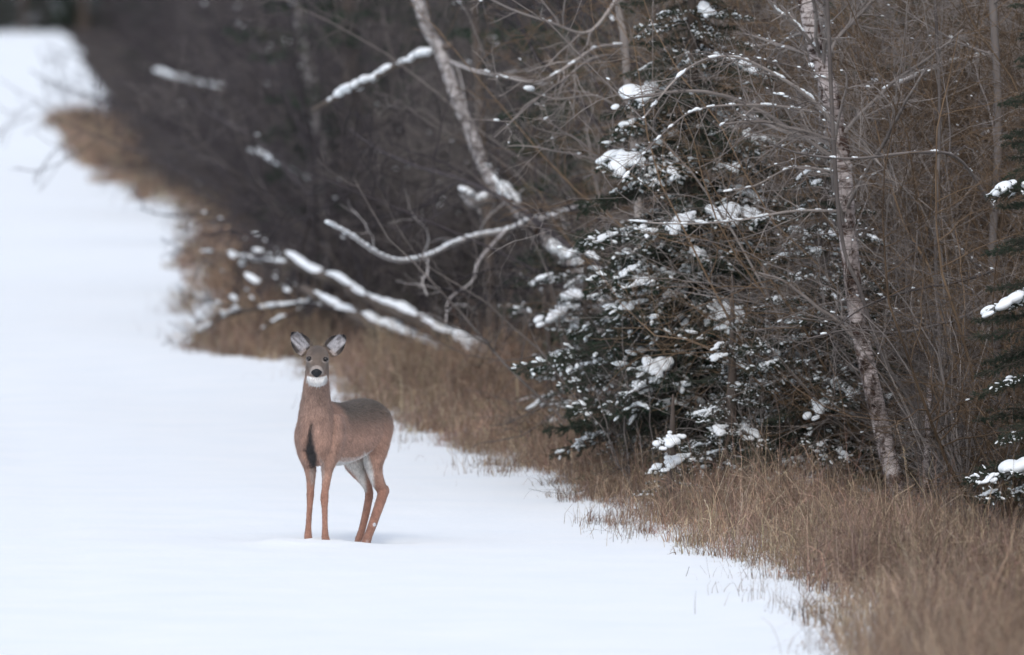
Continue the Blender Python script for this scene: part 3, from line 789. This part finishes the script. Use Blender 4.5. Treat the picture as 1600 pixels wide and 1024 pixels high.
def L(pl, d0, d1=None):
    d1 = d0 if d1 is None else d1
    return [P(a, b, d0 + (d1 - d0) * i / (len(pl) - 1)) for i, (a, b) in enumerate(pl)]
def up(pts, dz, dx=0, dy=0):
    """Carry a trunk on above the frame."""
    q = pts[-1]; return pts + [q + np.array([dx * .5, dy * .5, dz * .5]), q + np.array([dx, dy, dz])]
bigb = up(L([(1425, 830), (1405, 780), (1372, 645), (1342, 510), (1326, 380), (1312, 230), (1290, 120), (1262, 15)], 74.0, 74.6), 5.0, -0.9, 0.4)
birch('white peeling birch leaning left at the wood edge, thickest pale trunk', bigb, 0.064, 0.040,
      limbs=[(L([(1308, 200), (1262, 150), (1190, 105), (1140, 88), (1090, 98), (1050, 130), (1005, 185)], 74.4, 73.8), 0.014, 0.005, 0.4),
             (L([(1285, 90), (1245, 40), (1215, 18), (1190, -15)], 74.5, 74.2), 0.014, 0.008, 0.6),
             (L([(1316, 270), (1240, 262), (1180, 290), (1130, 300)], 74.4, 74.0), 0.010, 0.004, 0.3),
             (L([(1322, 330), (1240, 330), (1150, 345), (1060, 350), (980, 345)], 74.3, 74.0), 0.010, 0.004, 0.35),
             (L([(1300, 180), (1200, 165), (1095, 170), (1040, 205), (990, 260), (965, 290)], 74.4, 73.6), 0.011, 0.004, 0.3)],
      n_limbs=34, z_rng=(0.10, 0.8), limb_len=1.7, seed=91, snow_limb=1.3, k2=13, limb_mat='twig_light')
lean = up(L([(960, 520), (915, 445), (875, 398), (832, 352), (785, 302), (755, 258), (735, 205), (712, 150), (688, 80), (650, -10)], 92.0, 93.0), 4.5, -1.1, 0.3)
lean[0][2] = -0.05
birch('grey birch bent over to the left above the fallen logs', lean, 0.062, 0.026,
      limbs=[(L([(826, 345), (795, 360), (742, 370), (705, 383), (665, 402), (622, 408), (590, 397), (562, 378), (540, 363), (512, 348)], 91.0, 86.5), 0.022, 0.006, 0.8),
             (L([(790, 361), (770, 382), (747, 410), (738, 440), (702, 468), (697, 505)], 90.4, 88.0), 0.015, 0.005, 0.0),
             (L([(668, 402), (668, 425), (660, 440), (668, 462)], 90.0, 89.8), 0.008, 0.004, 0.0),
             (L([(826, 345), (870, 335), (905, 322), (950, 315)], 91.6, 90.5), 0.018, 0.010, 0.5),
             (L([(772, 300), (745, 318), (722, 298)], 92.2, 92.0), 0.05, 0.035, 0.9),
             (L([(690, 90), (740, 110), (800, 122), (870, 135)], 93, 91), 0.012, 0.005, 0.0)],
      n_limbs=3, z_rng=(0.6, 1.0), seed=92, mat='birch_grey', limb_mat='twig_pale', trunk_snow=(0.7, 0.045, 17), k2=3, k3=4)
arch = up(L([(1010, 560), (1000, 350), (985, 180), (975, 60), (968, -40)], 80.5, 80.5), 3.5, 0.3, 0.2)
arch[0][2] = -0.05
birch('slender pale alder behind the large spruce, long limbs arching left', arch, 0.032, 0.02,
      limbs=[(L([(975, 70), (930, 75), (890, 102), (840, 128), (790, 122), (750, 108)], 80.5, 79.5), 0.013, 0.004, 0.2),
             (L([(976, 85), (925, 92), (880, 125), (835, 158), (800, 190), (772, 215)], 80.5, 79.2), 0.012, 0.004, 0.0),
             (L([(970, -10), (920, 50), (860, 35), (800, 15), (740, -15)], 80.5, 79.5), 0.013, 0.005, 0.0),
             (L([(985, 180), (930, 150), (870, 155), (820, 140)], 80.5, 79.5), 0.009, 0.003, 0.0)],
      n_limbs=14, z_rng=(0.25, 0.9), limb_len=1.3, seed=93, mat='twig_light', limb_mat='twig_light', name='alder_tree', cat='alder', snow_limb=0.5, k2=8, k3=6)
thin = L([(1438, 815), (1446, 740), (1450, 660), (1456, 565)], 73.2, 73.4)
birch('short broken birch stem with pale bark right of the leaning birch', thin, 0.022, 0.014, n_limbs=6, z_rng=(0.1, 0.9), limb_len=0.9, seed=94, name='birch_sapling', k2=6, k3=4)
XL = [(L([(1554, 330), (1500, 250), (1440, 238), (1330, 248), (1250, 240), (1198, 222)], 74.0, 72.0), 0.012, 0.005, 0.1),
      (L([(1560, 420), (1500, 440), (1420, 455), (1350, 480), (1290, 525)], 74.0, 72.0), 0.011, 0.004, 0.0),
      (L([(1556, 470), (1490, 500), (1400, 520), (1330, 515), (1260, 530)], 74.0, 72.3), 0.010, 0.004, 0.0)]
for k, (pl, d, ra, lab) in enumerate([
        ([(1442, 800), (1430, 650), (1380, 560), (1345, 455), (1310, 330)], 73.0, 0.015, 'grey sapling stem slanting left across the white birch'),
        ([(1462, 800), (1470, 600), (1462, 400), (1468, 180), (1460, -20)], 73.8, 0.013, 'straight grey sapling stem rising right of the broken birch'),
        ([(1580, 830), (1572, 690), (1562, 590), (1550, 420), (1560, 200), (1550, -20)], 74.5, 0.030, 'grey birch stem behind the right edge spruce'),
        ([(1345, 830), (1335, 700), (1338, 560), (1300, 380), (1290, 220), (1280, -20)], 76.2, 0.045, 'shaded grey birch trunk just behind the white birch'),
        ([(905, 610), (893, 560), (878, 510), (866, 470), (858, 440)], 86.0, 0.032, 'short dark slanting snag left of the small snowy spruce'),
        ([(860, 590), (858, 540), (853, 490), (850, 455)], 87.0, 0.026, 'thin short dark snag at the grass edge'),
        ([(770, 560), (768, 520), (760, 300), (745, 80), (740, -20)], 97.0, 0.04, 'blurred snow dusted trunk behind the log ends'),
        ([(520, 470), (505, 250), (480, 80), (462, 10), (440, -60)], 118.0, 0.075, 'pale blurred birch trunk leaning left deep in the wood')]):
    pts = L(pl, d, d + 0.3) if k in (4, 5) else up(L(pl, d, d + 0.3), 4.0, -0.2, 0.1); pts[0][2] = min(pts[0][2], -0.03)
    if pts[0][2] < -0.3: pts[0][2] = -0.1
    birch(lab, pts, ra, ra * 0.6, n_limbs=12 if k < 4 else 4, z_rng=(0.1, 0.95), limb_len=1.1 if k < 4 else 0.8, seed=500 + k, mat='birch_grey' if k in (3, 7) else 'twig_grey' if k < 3 else 'bark_dark', limbs=XL if k == 2 else (), name='sapling' if k < 2 else 'birch_tree' if k in (2, 3, 7) else 'bare_tree', cat='sapling' if k < 2 else 'birch' if k in (2, 3, 7) else 'tree', snow_limb=0.4, k2=7, k3=5)

def log(label, pl, d0, d1, r0, r1, cover, size, seed, twigs=0, mat='bark_dark', name='fallen_log', cat='log', rough=1.0, runs=None, chunks=None):
    pts = L(pl, d0, d1); base = pts[0]
    t = thing(name, label, cat, (float(base[0]), float(base[1]), float(base[2])))
    p, rr = rod(pts, r0, r1, 46, 12, 0.06, seed)
    v, q = tubes(p, rr, 11)
    n = len(v); v = np.concatenate([v, p[0, :1], p[0, -1:]])
    S = 11; caps = [(n, (k + 1) % S, k) for k in range(S)] + [(n + 1, n - S + k, n - S + (k + 1) % S) for k in range(S)]
    part('trunk', mk('trunk', v, caps, q, mat), t, world_space=True)
    if chunks: clumps_on(t, p, chunks[0], chunks[1], seed + 1, 0.16, 0.90)
    elif runs: cap_on(t, p, rr, runs, seed + 1)
    else: snow_on(t, p, rr, cover, size, seed + 1, True, rough)
    if twigs:
        r = np.random.default_rng(seed); ln = np.array([float(np.linalg.norm(p[0, -1] - p[0, 0]))])
        p1, r1_, l1 = sprout(p, rr, ln, twigs, 0.45, 1.0, 0.8, 0.45, 0.4, 12, 0.1, (-0.03, 0, -0.015), r)
        p2, r2, l2 = sprout(p1, r1_, l1, 9, 0.15, 1, 0.8, 0.4, 0.55, 6, 0.15, (0, 0, 0), r)
        p3, r3, l3 = sprout(p2, r2, l2, 5, 0.15, 1, 0.8, 0.5, 0.6, 4, 0.15, (0, 0, 0), r)
        g = Geo()
        for a, b_, s in ((p1, np.clip(r1_, .004, .014), 5), (p2, np.clip(r2, .0028, .006), 3), (p3, np.clip(r3, .002, .003), 3)):
            v, q = tubes(a, b_, s); g.add(v, None, q)
        part('broken_branches', g.mesh('broken_branches', 'twig_dark'), t, world_space=True, kind='stuff')
        w = on_twigs(p1, r1_, 26, 0.013, r, 0.7); g = Geo(); g.add(*w); part('snow_flecks', g.mesh('snow_flecks', 'snow'), t, world_space=True, kind='stuff')
    return t
log('snow covered fallen log with a broken tip pointing up left', [(800, 585), (740, 548), (690, 527), (640, 492), (585, 474), (530, 440), (492, 428), (445, 396)], 99.0, 103.0, 0.075, 0.045, 0.86, 0.042, 601, runs=[(.02, .40), (.41, .80), (.82, .995)])
log('lower snow covered fallen log just above the deer', [(700, 556), (640, 528), (570, 500), (520, 477), (472, 450)], 99.0, 101.5, 0.065, 0.035, 0.84, 0.038, 602, 5, runs=[(.02, .55), (.57, .9)])
log('short thick fallen log lying between two snowy logs', [(765, 575), (715, 535), (660, 505), (610, 480), (545, 455)], 98.2, 100.5, 0.07, 0.05, 0.8, 0.046, 603, runs=[(.02, .5), (.53, .98)])
log('thin snowy dead top reaching left over the track', [(560, 462), (500, 425), (450, 412), (400, 408), (358, 396)], 104.0, 106.0, 0.035, 0.012, 0.7, 0.028, 604, 8, name='fallen_treetop', cat='treetop')
log('dark fallen top with level snowy branch above the grass', [(600, 520), (540, 488), (480, 478), (420, 481), (360, 492), (310, 520)], 101.0, 104.0, 0.035, 0.012, 0.6, 0.026, 605, 9, name='fallen_treetop', cat='treetop')
log('snow-laden dead branch slanting up right, caught on the bent birch', [(705, 70), (665, 88), (615, 105), (570, 130), (530, 150), (488, 172)], 92.8, 94.0, 0.03, 0.02, 0.97, 0.060, 606, 0, name='dead_branch', cat='branch', chunks=(0.24, 7))
log('faint blurred snowy pole leaning in the far thicket', [(345, 138), (310, 132), (275, 122), (245, 112)], 150, 156, 0.04, 0.03, 0.85, 0.035, 607, 0, name='dead_branch', cat='branch')
log('blurred snowy stick pointing down right in the dark thicket', [(490, 285), (455, 268), (425, 250), (395, 236)], 118, 121, 0.025, 0.02, 0.6, 0.035, 608, 0, name='dead_branch', cat='branch')
log('pale dead branch sloping up to the right edge', [(1530, 215), (1560, 200), (1590, 182), (1625, 165)], 78, 78, 0.02, 0.016, 0.3, 0.012, 609, 0, 'twig_pale', name='dead_branch', cat='branch')
log('pale broken limb in the brown twigs right of the birch', [(1390, 135), (1430, 118), (1480, 98), (1560, 80)], 77.5, 78, 0.014, 0.010, 0.4, 0.01, 610, 0, 'twig_pale', name='dead_branch', cat='branch')

# ------------------------------------------------------------------ the deer
PXM = 1 / 255.0
DEER_D = 70.0
def DP(px, py, do): return P(px, py, DEER_D + do)
dV, dT, dn = [], [], 0
def shell(V, T):
    global dn
    dV.append(np.asarray(V, float)); dT.append(np.asarray(T) + dn); dn += len(V)
def loft(rings):
    rings = np.asarray(rings); n, S, _ = rings.shape
    idx = np.arange(n * S).reshape(n, S); nx = np.roll(idx, -1, 1)
    q = np.stack([idx[:-1], nx[:-1], nx[1:], idx[1:]], -1).reshape(-1, 4)
    T = np.concatenate([q[:, [0, 1, 2]], q[:, [0, 2, 3]], [(n * S, idx[0, (k + 1) % S], idx[0, k]) for k in range(S)], [(n * S + 1, idx[-1, k], idx[-1, (k + 1) % S]) for k in range(S)]])
    shell(np.concatenate([rings.reshape(-1, 3), rings[0].mean(0)[None], rings[-1].mean(0)[None]]), T)
ANG = np.arange(24) / 24 * 2 * math.pi
def ring(c, a, b_): return c + np.cos(ANG)[:, None] * np.asarray(a) + np.sin(ANG)[:, None] * np.asarray(b_)
def limb(pts, squash=1.0, n=30):
    """pts: (px, py, depth, half width px) -> a tapering limb."""
    c = np.array([np.append(DP(a, b_, d), w * PXM) for a, b_, d, w in pts])
    s = spline(c, n); p, rr = s[:, :3], s[:, 3]
    t = norm(np.gradient(p, axis=0))
    rings = []
    for i in range(n):
        a = norm(np.cross(t[i], [0, 1, 0])); b_ = np.cross(t[i], a)
        rings.append(ring(p[i], a * rr[i], b_ * rr[i] * squash))
    loft(rings)
TH = math.radians(24)
BK = np.array([math.sin(TH), math.cos(TH), 0.0]); LT = np.array([math.cos(TH), -math.sin(TH), 0.0])
O0 = np.array([P(486, 690, 70.0)[0], 70.0, 0.0])
secs = [(-0.04, .61, .045, .09), (0.0, .625, .095, .14), (0.07, .655, .138, .175), (0.16, .675, .150, .195), (0.28, .668, .152, .195), (0.42, .660, .160, .190), (0.55, .668, .164, .182),
        (0.66, .685, .164, .176), (0.78, .698, .162, .166), (0.88, .695, .146, .150), (0.96, .685, .112, .120), (1.01, .68, .05, .06)]
ss = spline(np.array([(a, b_, c, d) for a, b_, c, d in secs]), 40)
loft([ring(O0 + BK * q[0] + np.array([0, 0, q[1]]), LT * q[2], np.array([0, 0, q[3]])) for q in ss])
# neck, rising from the shoulders
limb([(494, 712, .06, 24), (495, 692, .05, 31), (494, 665, .03, 30), (493.5, 640, .03, 26), (494, 620, .03, 22.5), (494.5, 600, .03, 20), (495.5, 580, .035, 18.5), (496, 560, .03, 16.5)], 1.05)
# shoulders
limb([(479, 655, .10, 12), (474, 680, .10, 14), (478, 705, .11, 14), (484, 728, .12, 10)], 1.5)
limb([(524, 650, .08, 13), (524, 680, .06, 16), (518, 706, .06, 14), (513, 728, .07, 10)], 1.5)
# front legs
limb([(480, 700, .12, 13), (483, 722, .12, 10.5), (485, 737, .125, 9), (485.5, 752, .13, 7), (485, 766, .13, 6.0), (484.7, 775, .13, 6.1), (484.3, 786, .13, 5.0), (483, 805, .13, 4.5), (482, 822, .13, 4.6), (481.5, 831, .125, 5.4), (481.5, 840, .11, 6.3), (481.5, 852, .10, 6.0)])
limb([(518, 698, .07, 15), (514, 716, .07, 12), (511.5, 732, .07, 9.5), (510, 750, .07, 7.2), (508, 767, .07, 5.8), (507, 780, .06, 6.5), (507.3, 793, .06, 4.9), (507.6, 812, .06, 4.4), (507.8, 828, .06, 4.7), (508, 838, .05, 5.8), (510, 848, .03, 6.6), (511, 860, .02, 6.0)])
# hind legs: haunch, stifle, hock, cannon
limb([(580, 650, .72, 30), (585, 675, .70, 28), (586, 698, .68, 22), (584, 718, .66, 17), (585, 736, .67, 12.8), (591, 754, .70, 10.6), (597, 766, .72, 8.8), (597, 776, .70, 8.2), (591, 794, .64, 7.6), (583, 817, .57, 7.0), (576, 836, .52, 6.6), (572, 846, .49, 7.8), (570, 856, .47, 7.0)], 1.25)
limb([(603, 760, .73, 3.5), (605, 767, .74, 3.6), (601, 775, .73, 5)], 1.0)
limb([(563, 665, .80, 26), (560, 692, .78, 25), (554, 714, .76, 21), (557, 731, .76, 15), (567, 747, .79, 10), (575, 762, .82, 7.2), (577, 773, .82, 6.6), (575, 786, .79, 6.2), (571, 806, .70, 5.9), (565, 830, .62, 5.5), (561, 843, .58, 6.5), (559, 856, .55, 6.2)], 1.3)
# tail, folded down behind the rump
tb = O0 + BK * 1.0 + np.array([0, 0, .76])
p = spline(np.array([tb, tb + BK * .05 + [0, 0, -.06], tb + BK * .05 + [0, 0, -.2]]), 12)
loft([ring(p[i], LT * .03 * (1 - .06 * i), BK * .018) for i in range(12)])
# head: skull, long muzzle towards the camera, jaw
def ball(px, py, do, a, b_, c):
    V, T = ICO2; shell(V * np.array([a, c, b_]) * PXM + DP(px, py, do), T)
hs = [(496, 547, .05, 9, 8), (496, 551, .01, 15, 12), (496, 556, -.03, 17.5, 14.5), (496, 561, -.07, 18.2, 15.5), (496, 567, -.11, 16.5, 15), (495.8, 574, -.15, 13.6, 14), (495.3, 580, -.19, 11.3, 12.5), (495, 585, -.225, 10, 10.5), (495, 587, -.245, 6, 6)]
hh = spline(np.array([np.concatenate([DP(a, b_, d), [w * PXM, h * PXM]]) for a, b_, d, w, h in hs]), 26)
hd = norm(DP(495, 588, -.245) - DP(496, 548, .03)); hu = norm(np.cross([1.0, 0, 0], hd)); hu = hu if hu[2] > 0 else -hu
loft([ring(q[:3], np.array([q[3], 0, 0]), hu * q[4]) for q in hh])
ball(495.3, 594, -.16, 14.2, 9.0, 20); ball(495.3, 592, -.09, 16.5, 11, 22); ball(488.5, 588, -.19, 7.5, 6.5, 9); ball(502, 588, -.19, 7.5, 6.5, 9)
ball(483.5, 556, -.075, 5.2, 3.6, 7); ball(508, 557, -.075, 5.2, 3.6, 7)           # brows
# ears: thick cupped leaves
def ear(base, tip, wid, side):
    A = DP(*base); B = DP(*tip); ax = B - A; ln = np.linalg.norm(ax); ax = ax / ln
    fwd = np.array([0.0, -1, 0]); w = norm(np.cross(ax, fwd)); n = np.cross(w, ax); n = n if n[1] < 0 else -n
    m, k = 15, 9; fr_, bk_ = [], []
    for i in range(m):
        t = i / (m - 1); hw = wid * PXM * (math.sin(math.pi * min(1, 0.14 + 0.86 * t) ** 0.85) ** 0.7) * (1 if t < .98 else .6) + 0.002
        for j in range(k):
            s = j / (k - 1) * 2 - 1
            q = A + ax * ln * t + w * hw * s + n * (0.026 * (s * s - 0.65) * (1 - 0.5 * t) - 0.01 * t)
            fr_.append(q); bk_.append(q - n * 0.013 * (1.15 - 0.25 * s * s))
    V = np.array(fr_ + bk_); N = m * k; T = []
    I = lambda i, j: i * k + j
    for i in range(m - 1):
        for j in range(k - 1):
            a, b_, c, d = I(i, j), I(i, j + 1), I(i + 1, j + 1), I(i + 1, j)
            T += [(a, b_, c), (a, c, d), (N + a, N + c, N + b_), (N + a, N + d, N + c)]
    bd = [I(i, 0) for i in range(m)] + [I(m - 1, j) for j in range(1, k)] + [I(i, k - 1) for i in range(m - 2, -1, -1)] + [I(0, j) for j in range(k - 2, 0, -1)]
    for a, b_ in zip(bd, bd[1:] + bd[:1]): T += [(a, N + a, N + b_), (a, N + b_, b_)]
    shell(V, T)
    return A, ax, w, ln
EARS = [ear((482, 551, .0), (455.5, 519.5, -.01), 14.6, -1), ear((511.5, 551, .0), (539.5, 524.5, -.01), 14.6, 1)]
body = remesh('deer_body', np.concatenate(dV), np.concatenate(dT), 0.0052, 4, 'coat')
V = coords_of(body)
nv = len(V)
body.update()
Nn = np.zeros(nv * 3, np.float32); body.vertices.foreach_get('normal', Nn); Nn = Nn.reshape(-1, 3).astype(float)
px, py = project(V); do = V[:, 1] - DEER_D
rel = V - O0; s_b = rel @ BK; s_l = rel @ LT; zz = V[:, 2]
def inpoly(px, py, poly, soft):
    poly = np.array(poly, float); ins = np.zeros(len(px), bool); dmin = np.full(len(px), 1e9)
    for (x0, y0), (x1, y1) in zip(poly, np.roll(poly, -1, 0)):
        c = ((y0 > py) != (y1 > py)) & (px < (x1 - x0) * (py - y0) / (y1 - y0 + 1e-12) + x0); ins ^= c
        t = np.clip(((px - x0) * (x1 - x0) + (py - y0) * (y1 - y0)) / ((x1 - x0) ** 2 + (y1 - y0) ** 2), 0, 1)
        dmin = np.minimum(dmin, np.hypot(px - x0 - t * (x1 - x0), py - y0 - t * (y1 - y0)))
    return smooth(-soft, soft, np.where(ins, dmin, -dmin))
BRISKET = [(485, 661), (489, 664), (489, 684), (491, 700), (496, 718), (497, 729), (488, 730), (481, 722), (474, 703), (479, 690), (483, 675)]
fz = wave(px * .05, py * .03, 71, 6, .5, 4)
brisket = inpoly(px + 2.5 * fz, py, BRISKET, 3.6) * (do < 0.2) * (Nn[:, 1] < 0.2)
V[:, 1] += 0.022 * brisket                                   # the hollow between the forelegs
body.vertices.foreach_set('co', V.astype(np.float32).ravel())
def mixc(c, col, f): return c + (np.array(col) - c) * np.asarray(f)[:, None]
c = np.tile(np.array([0.42, 0.258, 0.196]), (nv, 1))                                         # flank
torso = (zz > 0.45) & (zz < 0.95) & (s_b > 0.02)
c = mixc(c, (0.112, 0.092, 0.077), smooth(0.62, 0.82, zz + 0.02 * fz) * smooth(0.12, 0.3, s_b) * (zz < 0.95))   # dark back
c = mixc(c, (0.37, 0.238, 0.190), smooth(735, 640, py) * smooth(0.2, 0.0, do) * (py > 600))
c = mixc(c, (0.275, 0.198, 0.160), smooth(690, 620, py) * smooth(0.22, 0.05, do) * 0.45)
c = mixc(c, (0.365, 0.195, 0.142), smooth(735, 775, py))                                      # russet lower legs
c = mixc(c, (0.80, 0.77, 0.74), smooth(-0.62, -0.88, Nn[:, 2]) * (s_b > 0.22) * (py > 690) * (py < 740))      # white belly
# pale inner sides of the hind legs
c = mixc(c, (0.78, 0.74, 0.70), inpoly(px, py, [(569, 706), (576, 712), (583, 735), (585, 765), (581, 766), (575, 742), (566, 722)], 3.0) * (do > .3) * (do < .76))
c = mixc(c, (0.68, 0.64, 0.60), inpoly(px, py, [(536, 722), (566, 716), (570, 735), (573, 768), (568, 770), (556, 745)], 3.5) * (do > .62))
c = mixc(c, (0.42, 0.34, 0.30), inpoly(px, py, [(485, 728), (492, 730), (491, 752), (487, 760), (484, 742)], 2.5) * (do < .3) * 0.8)
c = mixc(c, (0.46, 0.36, 0.32), inpoly(px, py, [(499, 712), (507, 722), (507, 745), (503, 756), (502, 735)], 2.5) * (do < .3) * 0.8)
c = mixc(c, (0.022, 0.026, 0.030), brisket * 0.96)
# head
hd_m = (py < 606) & (do < 0.12)
face = smooth(594, 584, py) * smooth(0.06, 0.0, do) * (py < 606)
c = mixc(c, (0.150, 0.118, 0.096), face)
c = mixc(c, (0.075, 0.060, 0.054), smooth(12, 5, np.abs(px - 496)) * smooth(560, 546, py) * (do < .08) * (py > 535) * .6)
c = mixc(c, (0.26, 0.19, 0.155), smooth(572, 582, py) * smooth(9, 13, np.abs(px - 495)) * (py < 598) * (do < 0) * .8)
for ex, ey in ((482.8, 560.3), (508.6, 561.3)):
    q = np.hypot((px - ex) / 6.4, (py - ey - 0.6) / 6.0)
    c = mixc(c, (0.40, 0.34, 0.31), smooth(1.15, .8, q) * (do < 0.02) * (.10 + .55 * smooth(ey + 1, ey + 4, py)))
    c = mixc(c, (0.015, 0.012, 0.010), smooth(.72, .5, q) * (do < 0.02))
chin = smooth(1.08, .92, np.hypot((px - 495.2) / 16, np.maximum(0, py - 589.5) / 14.5)) * smooth(587.5, 590.5, py + 0.012 * (px - 495) ** 2 - 1.0)
c = mixc(c, (0.86, 0.84, 0.82), chin * (do < -0.02))
noseband = smooth(1.25, 1.0, np.hypot((px - 494.6) / 9.6, (py - 583) / 10.6)) * (do < -.12)
c = mixc(c, (0.50, 0.45, 0.42), noseband * smooth(588, 582, py) * .6)
# ears: white hair inside with dark streaks, black rims and tips
for (A, ax, w, ln), sgn in zip(EARS, (-1, 1)):
    t = ((V - A) @ ax) / ln; u = (V - A) @ w / (14.6 * PXM)
    on = (t > 0.10) & (t < 1.15) & (np.abs(u) < 1.5) & (py < 556) & (np.abs(do) < .09) & (np.abs(px - 496) > 12)
    frontf = smooth(0.0, -0.35, Nn[:, 1])
    inner = frontf * smooth(.72, .45, np.abs(u)) * smooth(.12, .24, t) * smooth(.93, .78, t)
    st = smooth(-.15, .4, wave(t * 1.2, u * .9, 77 + int(sgn), 6, .5, 3))
    cc = np.tile(np.array([0.075, 0.062, 0.057]), (nv, 1))
    cc = mixc(cc, (0.022, 0.020, 0.021), frontf * smooth(.55, .75, np.abs(u)) * smooth(.35, .6, t))
    cc = mixc(cc, (0.020, 0.018, 0.020), smooth(.62, .9, t))
    cc = mixc(cc, (0.44, 0.43, 0.45), inner)
    cc = mixc(cc, (0.12, 0.11, 0.115), inner * st * .85)
    cc = mixc(cc, (0.55, 0.48, 0.45), frontf * smooth(.3, .1, t) * (u * sgn > 0) * .7)
    c = np.where((on)[:, None], cc, c)
c = mixc(c, (0.80, 0.82, 0.86), smooth(3.0, 1.8, np.hypot(px - 585, (py - 820) * .8)) * (do < .62))      # a fleck of snow on the hind leg
c = mixc(c, (0.70, 0.70, 0.72), smooth(840, 852, py) * (do > .3) * .55 * (fz > -.1))
c = c * (1 + 0.10 * fz[:, None] + 0.10 * wave(V[:, 0] * 14, V[:, 2] * 9, 72, 6, .5, 4)[:, None])
c = np.clip(c, 0.008, 0.9)
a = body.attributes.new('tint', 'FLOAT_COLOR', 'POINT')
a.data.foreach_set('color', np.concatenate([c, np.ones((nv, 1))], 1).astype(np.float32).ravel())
body.update()
fb = O0 + BK * 0.4
deer = thing('deer', 'brown white-tailed doe standing in the snow, looking at the camera', 'deer', (float(fb[0]), float(fb[1]), 0.0))
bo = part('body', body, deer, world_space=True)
# short coat: fine hairs lying back and down
Nf = len(body.polygons)
ctr = np.zeros(Nf * 3, np.float32); body.polygons.foreach_get('center', ctr); ctr = ctr.reshape(-1, 3).astype(float)
fn = np.zeros(Nf * 3, np.float32); body.polygons.foreach_get('normal', fn); fn = fn.reshape(-1, 3).astype(float)
ls = np.zeros(Nf, np.int32); body.polygons.foreach_get('loop_start', ls)
lv = np.zeros(len(body.loops), np.int32); body.loops.foreach_get('vertex_index', lv)
fc = c[lv[ls]]
r = np.random.default_rng(99); sel = r.integers(0, Nf, 76000)
sel = sel[(np.hypot(project(ctr[sel])[0] - 494.6, (project(ctr[sel])[1] - 583) * 1.1) > 9.5)]
q = ctr[sel] + r.normal(0, .0018, (len(sel), 3)); n_ = fn[sel]; qx, qy = project(q)
isb = smooth(.05, .2, (q - O0) @ BK) * (q[:, 2] > .5)
flow = BK[None] * (isb * .9)[:, None] + np.array([0, 0, -.75])
hdm = (qy < 590); flow[hdm] = np.array([0, .6, .6])
flow = flow + r.normal(0, .22, flow.shape)
flow = norm(flow - n_ * np.sum(flow * n_, 1, keepdims=True))
ln = np.where(hdm, .009, np.where(qy > 735, .010, .024)) * r.uniform(.6, 1.3, len(sel))
tip = q + flow * ln[:, None] + n_ * (ln * r.uniform(.12, .38, len(sel)))[:, None]
sd = norm(np.cross(flow, n_)) * .0012
HV = np.stack([q - sd - n_ * .0008, q + sd - n_ * .0008, tip], 1).reshape(-1, 3)
HC = np.repeat(np.clip(fc[sel] * r.uniform(.6, 1.45, (len(sel), 1)), .006, .9), 3, axis=0)
part('fur', mk('deer_fur', HV, np.arange(len(HV)).reshape(-1, 3), None, 'coat', HC, False), deer, kind='stuff', world_space=True)
# eyes and nose
for (ex, ey, sx) in ((483.0, 560.4, -1), (508.5, 561.4, 1)):
    hit = (np.hypot(px - ex, py - ey) < 1.6) & (Nn[:, 1] < 0); dd = V[hit, 1].min() if hit.any() else 69.93
    eo = part('eye', mk('deer_eye', ICO2[0] * np.array([.0165, .013, .0135]) + P(ex, ey, dd + .0025), ICO2[1], None, 'eye'), deer, world_space=True)
hit = (np.hypot(px - 494.6, py - 583) < 2.0) & (Nn[:, 1] < 0); dd = V[hit, 1].min()
Vt = ICO2[0].copy(); wv = 0.70 + 0.42 * smooth(-1, 0.25, Vt[:, 2]) - 0.25 * smooth(0.4, 1, Vt[:, 2])
nose_v = np.stack([Vt[:, 0] * wv * .031, Vt[:, 1] * .013, Vt[:, 2] * .027], -1)
for sx in (-1, 1):                                           # nostrils
    k = np.hypot(nose_v[:, 0] - sx * .019, nose_v[:, 2] - .002) < .009; nose_v[k & (Vt[:, 1] < 0), 1] += .007
part('nose', mk('deer_nose', nose_v + P(494.6, 583.2, dd + .006), ICO2[1], None, 'nose'), deer, world_space=True)
